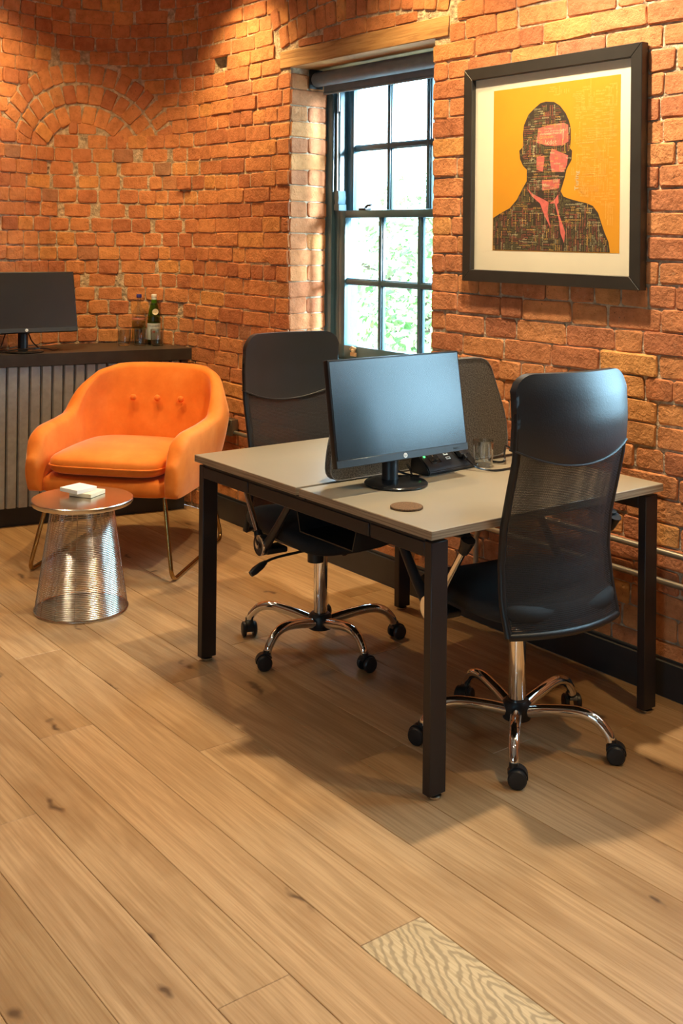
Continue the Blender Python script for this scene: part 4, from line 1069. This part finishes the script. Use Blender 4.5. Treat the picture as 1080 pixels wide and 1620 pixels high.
make_socket(2.925, .530, 'small metal switch box left of the double socket', .075, 1)
for z, y0, y1, lb in ((.482, -2.2, 2.70, 'upper galvanised conduit pipe clipped along the brick wall'), (.385, -2.2, .92, 'lower galvanised conduit pipe clipped along the brick wall')):
    p = tag(empty('conduit', (WX - .031, y0, z)), lb, 'pipe')
    bm = B(); tube(bm, [(0, 0, 0), (0, y1 - y0, 0)] if z > .4 else [(0, 0, 0), (0, y1 - y0 - .05, 0), (0, y1 - y0 - .015, -.015), (0, y1 - y0, -.05), (0, y1 - y0, -.26)], .0105, 12); finish(bm, 'tube', M_GALV, p)
    for yy in np.arange(.5, y1 - y0 - .15, .9):
        bm = B(); tube(bm, [(0, yy - .008, 0), (0, yy + .008, 0)], .0135, 12); box(bm, .010, .015, yy - .009, yy + .009, -.02, .02, .001, 1); finish(bm, 'saddle_clip', M_GALV, p)

# ------------------------------------------------------------------ framed typographic portrait
PX = WX - .012            # back of the frame; the wall bricks stand about 1 cm proud
pic = tag(empty('picture_frame', (0, 0, 0)), 'framed orange word portrait of a man in a suit on the brick wall', 'picture')
FY0, FY1, FZ0, FZ1 = .140, .998, 1.340, 2.176; FW = .046
for nm, pts in (('a', [(FY0, FZ0), (FY1, FZ0), (FY1 - FW, FZ0 + FW), (FY0 + FW, FZ0 + FW)]), ('b', [(FY1, FZ0), (FY1, FZ1), (FY1 - FW, FZ1 - FW), (FY1 - FW, FZ0 + FW)]),
                ('c', [(FY1, FZ1), (FY0, FZ1), (FY0 + FW, FZ1 - FW), (FY1 - FW, FZ1 - FW)]), ('d', [(FY0, FZ1), (FY0, FZ0), (FY0 + FW, FZ0 + FW), (FY0 + FW, FZ1 - FW)])):
    bm = B(); poly_prism(bm, pts, PX - .034, PX, 'x'); bmesh.ops.bevel(bm, geom=[e for e in bm.edges if all(v.co.x < PX - .03 for v in e.verts)], offset=.002, segments=1, affect='EDGES'); finish(bm, 'frame_bar', M_FRAME, pic, smooth=False)
bm = B(); box(bm, PX - .012, PX - .002, FY0 + .03, FY1 - .03, FZ0 + .03, FZ1 - .03); finish(bm, 'mount_board', M_CREAM, pic, smooth=False)
IY0, IY1, IZ0, IZ1 = .243, .852, 1.463, 2.080
XP = PX - .0122
bm = B(); box(bm, XP - .0006, XP, IY0, IY1, IZ0, IZ1); pr = finish(bm, 'print', M_ORANGE, pic, smooth=False)
SIL = [(.849, 1.588), (.811, 1.606), (.762, 1.625), (.726, 1.656), (.696, 1.699), (.676, 1.725), (.676, 1.769), (.695, 1.783), (.711, 1.81), (.715, 1.842), (.701, 1.852), (.694, 1.858), (.698, 1.902), (.692, 1.937), (.67, 1.975), (.641, 1.995), (.612, 2.012), (.584, 2.016), (.544, 2.011), (.516, 1.995), (.488, 1.965), (.471, 1.934), (.464, 1.908), (.463, 1.87), (.467, 1.837), (.457, 1.828), (.459, 1.794), (.474, 1.774), (.482, 1.761), (.49, 1.732), (.501, 1.703), (.509, 1.684), (.495, 1.664), (.467, 1.655), (.429, 1.646), (.392, 1.639), (.36, 1.628), (.336, 1.603), (.323, 1.571), (.307, 1.534), (.289, 1.501), (.283, 1.465), (.849, 1.465)]
PINK = [[(.62, 1.919), (.565, 1.928), (.498, 1.932), (.476, 1.922), (.475, 1.862), (.497, 1.851), (.542, 1.849), (.587, 1.856), (.628, 1.867)], [(.553, 1.841), (.475, 1.812), (.48, 1.778), (.496, 1.753), (.552, 1.756), (.564, 1.808)], [(.627, 1.815), (.587, 1.817), (.595, 1.757), (.627, 1.767)], [(.6, 1.727), (.512, 1.728), (.517, 1.695), (.597, 1.688)],
        [(.676, 1.701), (.643, 1.676), (.585, 1.653), (.565, 1.644), (.57, 1.601), (.555, 1.55), (.584, 1.593), (.608, 1.641), (.649, 1.668)], [(.52, 1.673), (.517, 1.643), (.525, 1.635), (.516, 1.601), (.493, 1.554), (.485, 1.533), (.49, 1.495), (.507, 1.529), (.516, 1.58), (.536, 1.64), (.562, 1.64), (.539, 1.652)]]
def flat(name, polys, x, mat):
    bm = B()
    for p in polys:
        vs = [bm.verts.new((x, y, z)) for y, z in p]
        for t in tessellate_polygon([[Vector((y, z, 0)) for y, z in p]]): bm.faces.new([vs[k] for k in t])
    return finish(bm, name, mat, pr, smooth=False)
flat('dark_figure', [SIL], XP - .0009, M_INKDARK); flat('pink_areas', PINK, XP - .0012, M_INKPINK)
def inpoly(y, z, P):
    r = False; j = len(P) - 1
    for i in range(len(P)):
        if (P[i][1] > z) != (P[j][1] > z) and y < (P[j][0] - P[i][0]) * (z - P[i][1]) / (P[j][1] - P[i][1]) + P[i][0]: r = not r
        j = i
    return r
WORDS = ['electromechanical', '\\cdot', '(21)\\cdot', 'Turing', 'Allies', 'messages', 'settings', '(22)', '(1)(1)', '(12)', 'cdot']
inks = {'pale_words': (M_INKPALE, [], []), 'yellow_words': (M_INKYEL, [], []), 'red_words': (M_INKRED, [], []), 'olive_words': (M_INKOLIVE, [], [])}
rw = random.Random(21)
def word(txt, y, z, h, vert, ink, x=None):
    V, F = text_geo(txt); _, VV, FF = inks[ink]; n0 = len(VV); x = XP - .0015 if x is None else x
    for v in (V * h).tolist(): VV.append((x, y - v[0], z + v[1]) if not vert else (x, y + v[1] * 1.0, z + v[0]))
    FF += [tuple(k + n0 for k in f) for f in F]
def tw(txt, h): return text_geo(txt)[0][:, 0].max() * h
def fill(test, y0, y1, z0, z1, cellw, cellh, hs, pick, dens=1.0):
    z = z0
    while z < z1:
        y = y1
        while y > y0:
            vert = rw.random() < .45; h = rw.uniform(*hs)
            if vert:
                p = y
                while p > y - cellw:
                    q = z
                    while q < z + cellh - .004:
                        t = rw.choice(WORDS); l = tw(t, h)
                        if rw.random() < dens and test(p, q) and test(p, min(q + l, z + cellh + .01)) and l < cellh * 1.5: word(t, p, q, h, True, pick())
                        q += l + h * .6
                    p -= h * 1.35
            else:
                q = z
                while q < z + cellh:
                    p = y
                    while p > y - cellw + .004:
                        t = rw.choice(WORDS); l = tw(t, h)
                        if rw.random() < dens and test(p, q) and test(p - l, q + h * .8) and l < cellw * 1.5: word(t, p, q, h, False, pick())
                        p -= l + h * .6
                    q += h * 1.35
            y -= cellw
        z += cellh
figtest = lambda y, z: inpoly(y, z, SIL) and not any(inpoly(y, z, P) for P in PINK[4:])
fill(figtest, .283, .849, 1.467, 2.016, .052, .045, (.0052, .0078), lambda: rw.choice(['pale_words', 'olive_words', 'red_words', 'olive_words', 'yellow_words', 'red_words']))
bgtest = lambda y, z: IY0 + .012 < y < .47 and IZ0 < z < IZ1 - .02 and not inpoly(y, z, SIL) and not inpoly(y + .02, z, SIL)
fill(bgtest, IY0, .47, 1.56, 2.06, .06, .06, (.005, .008), lambda: 'yellow_words', .7)
bg2 = lambda y, z: .47 <= y < .58 and z > 2.022 and z < IZ1 - .012
fill(bg2, .47, .6, 2.02, 2.075, .06, .05, (.004, .006), lambda: 'yellow_words', .6)
for t, y, z, h, v, ink in (('electromechanical', .612, 1.893, .0105, 0, 'pale_words'), ('(21)\\cdot', .612, 1.879, .0120, 0, 'yellow_words'), ('\\cdot', .585, 1.856, .019, 0, 'pale_words'), ('cdot', .655, 1.82, .016, 1, 'red_words'), ('Turing', .636, 1.80, .016, 1, 'pale_words'), ('Allies', .595, 1.703, .011, 0, 'pale_words'), ('(22)', .545, 1.717, .011, 0, 'pale_words'), ('Turing', .425, 1.685, .019, 1, 'pale_words')):
    word(t, y, z, h, v, ink, XP - .0019)
for nm, (mt, VV, FF) in inks.items():
    if VV: mesh_from(nm, VV, FF, mt, pr)
bm = B(); box(bm, PX - .026, PX - .0245, FY0 + .04, FY1 - .04, FZ0 + .04, FZ1 - .04); finish(bm, 'glazing', M_PICGLASS, pic, smooth=False)
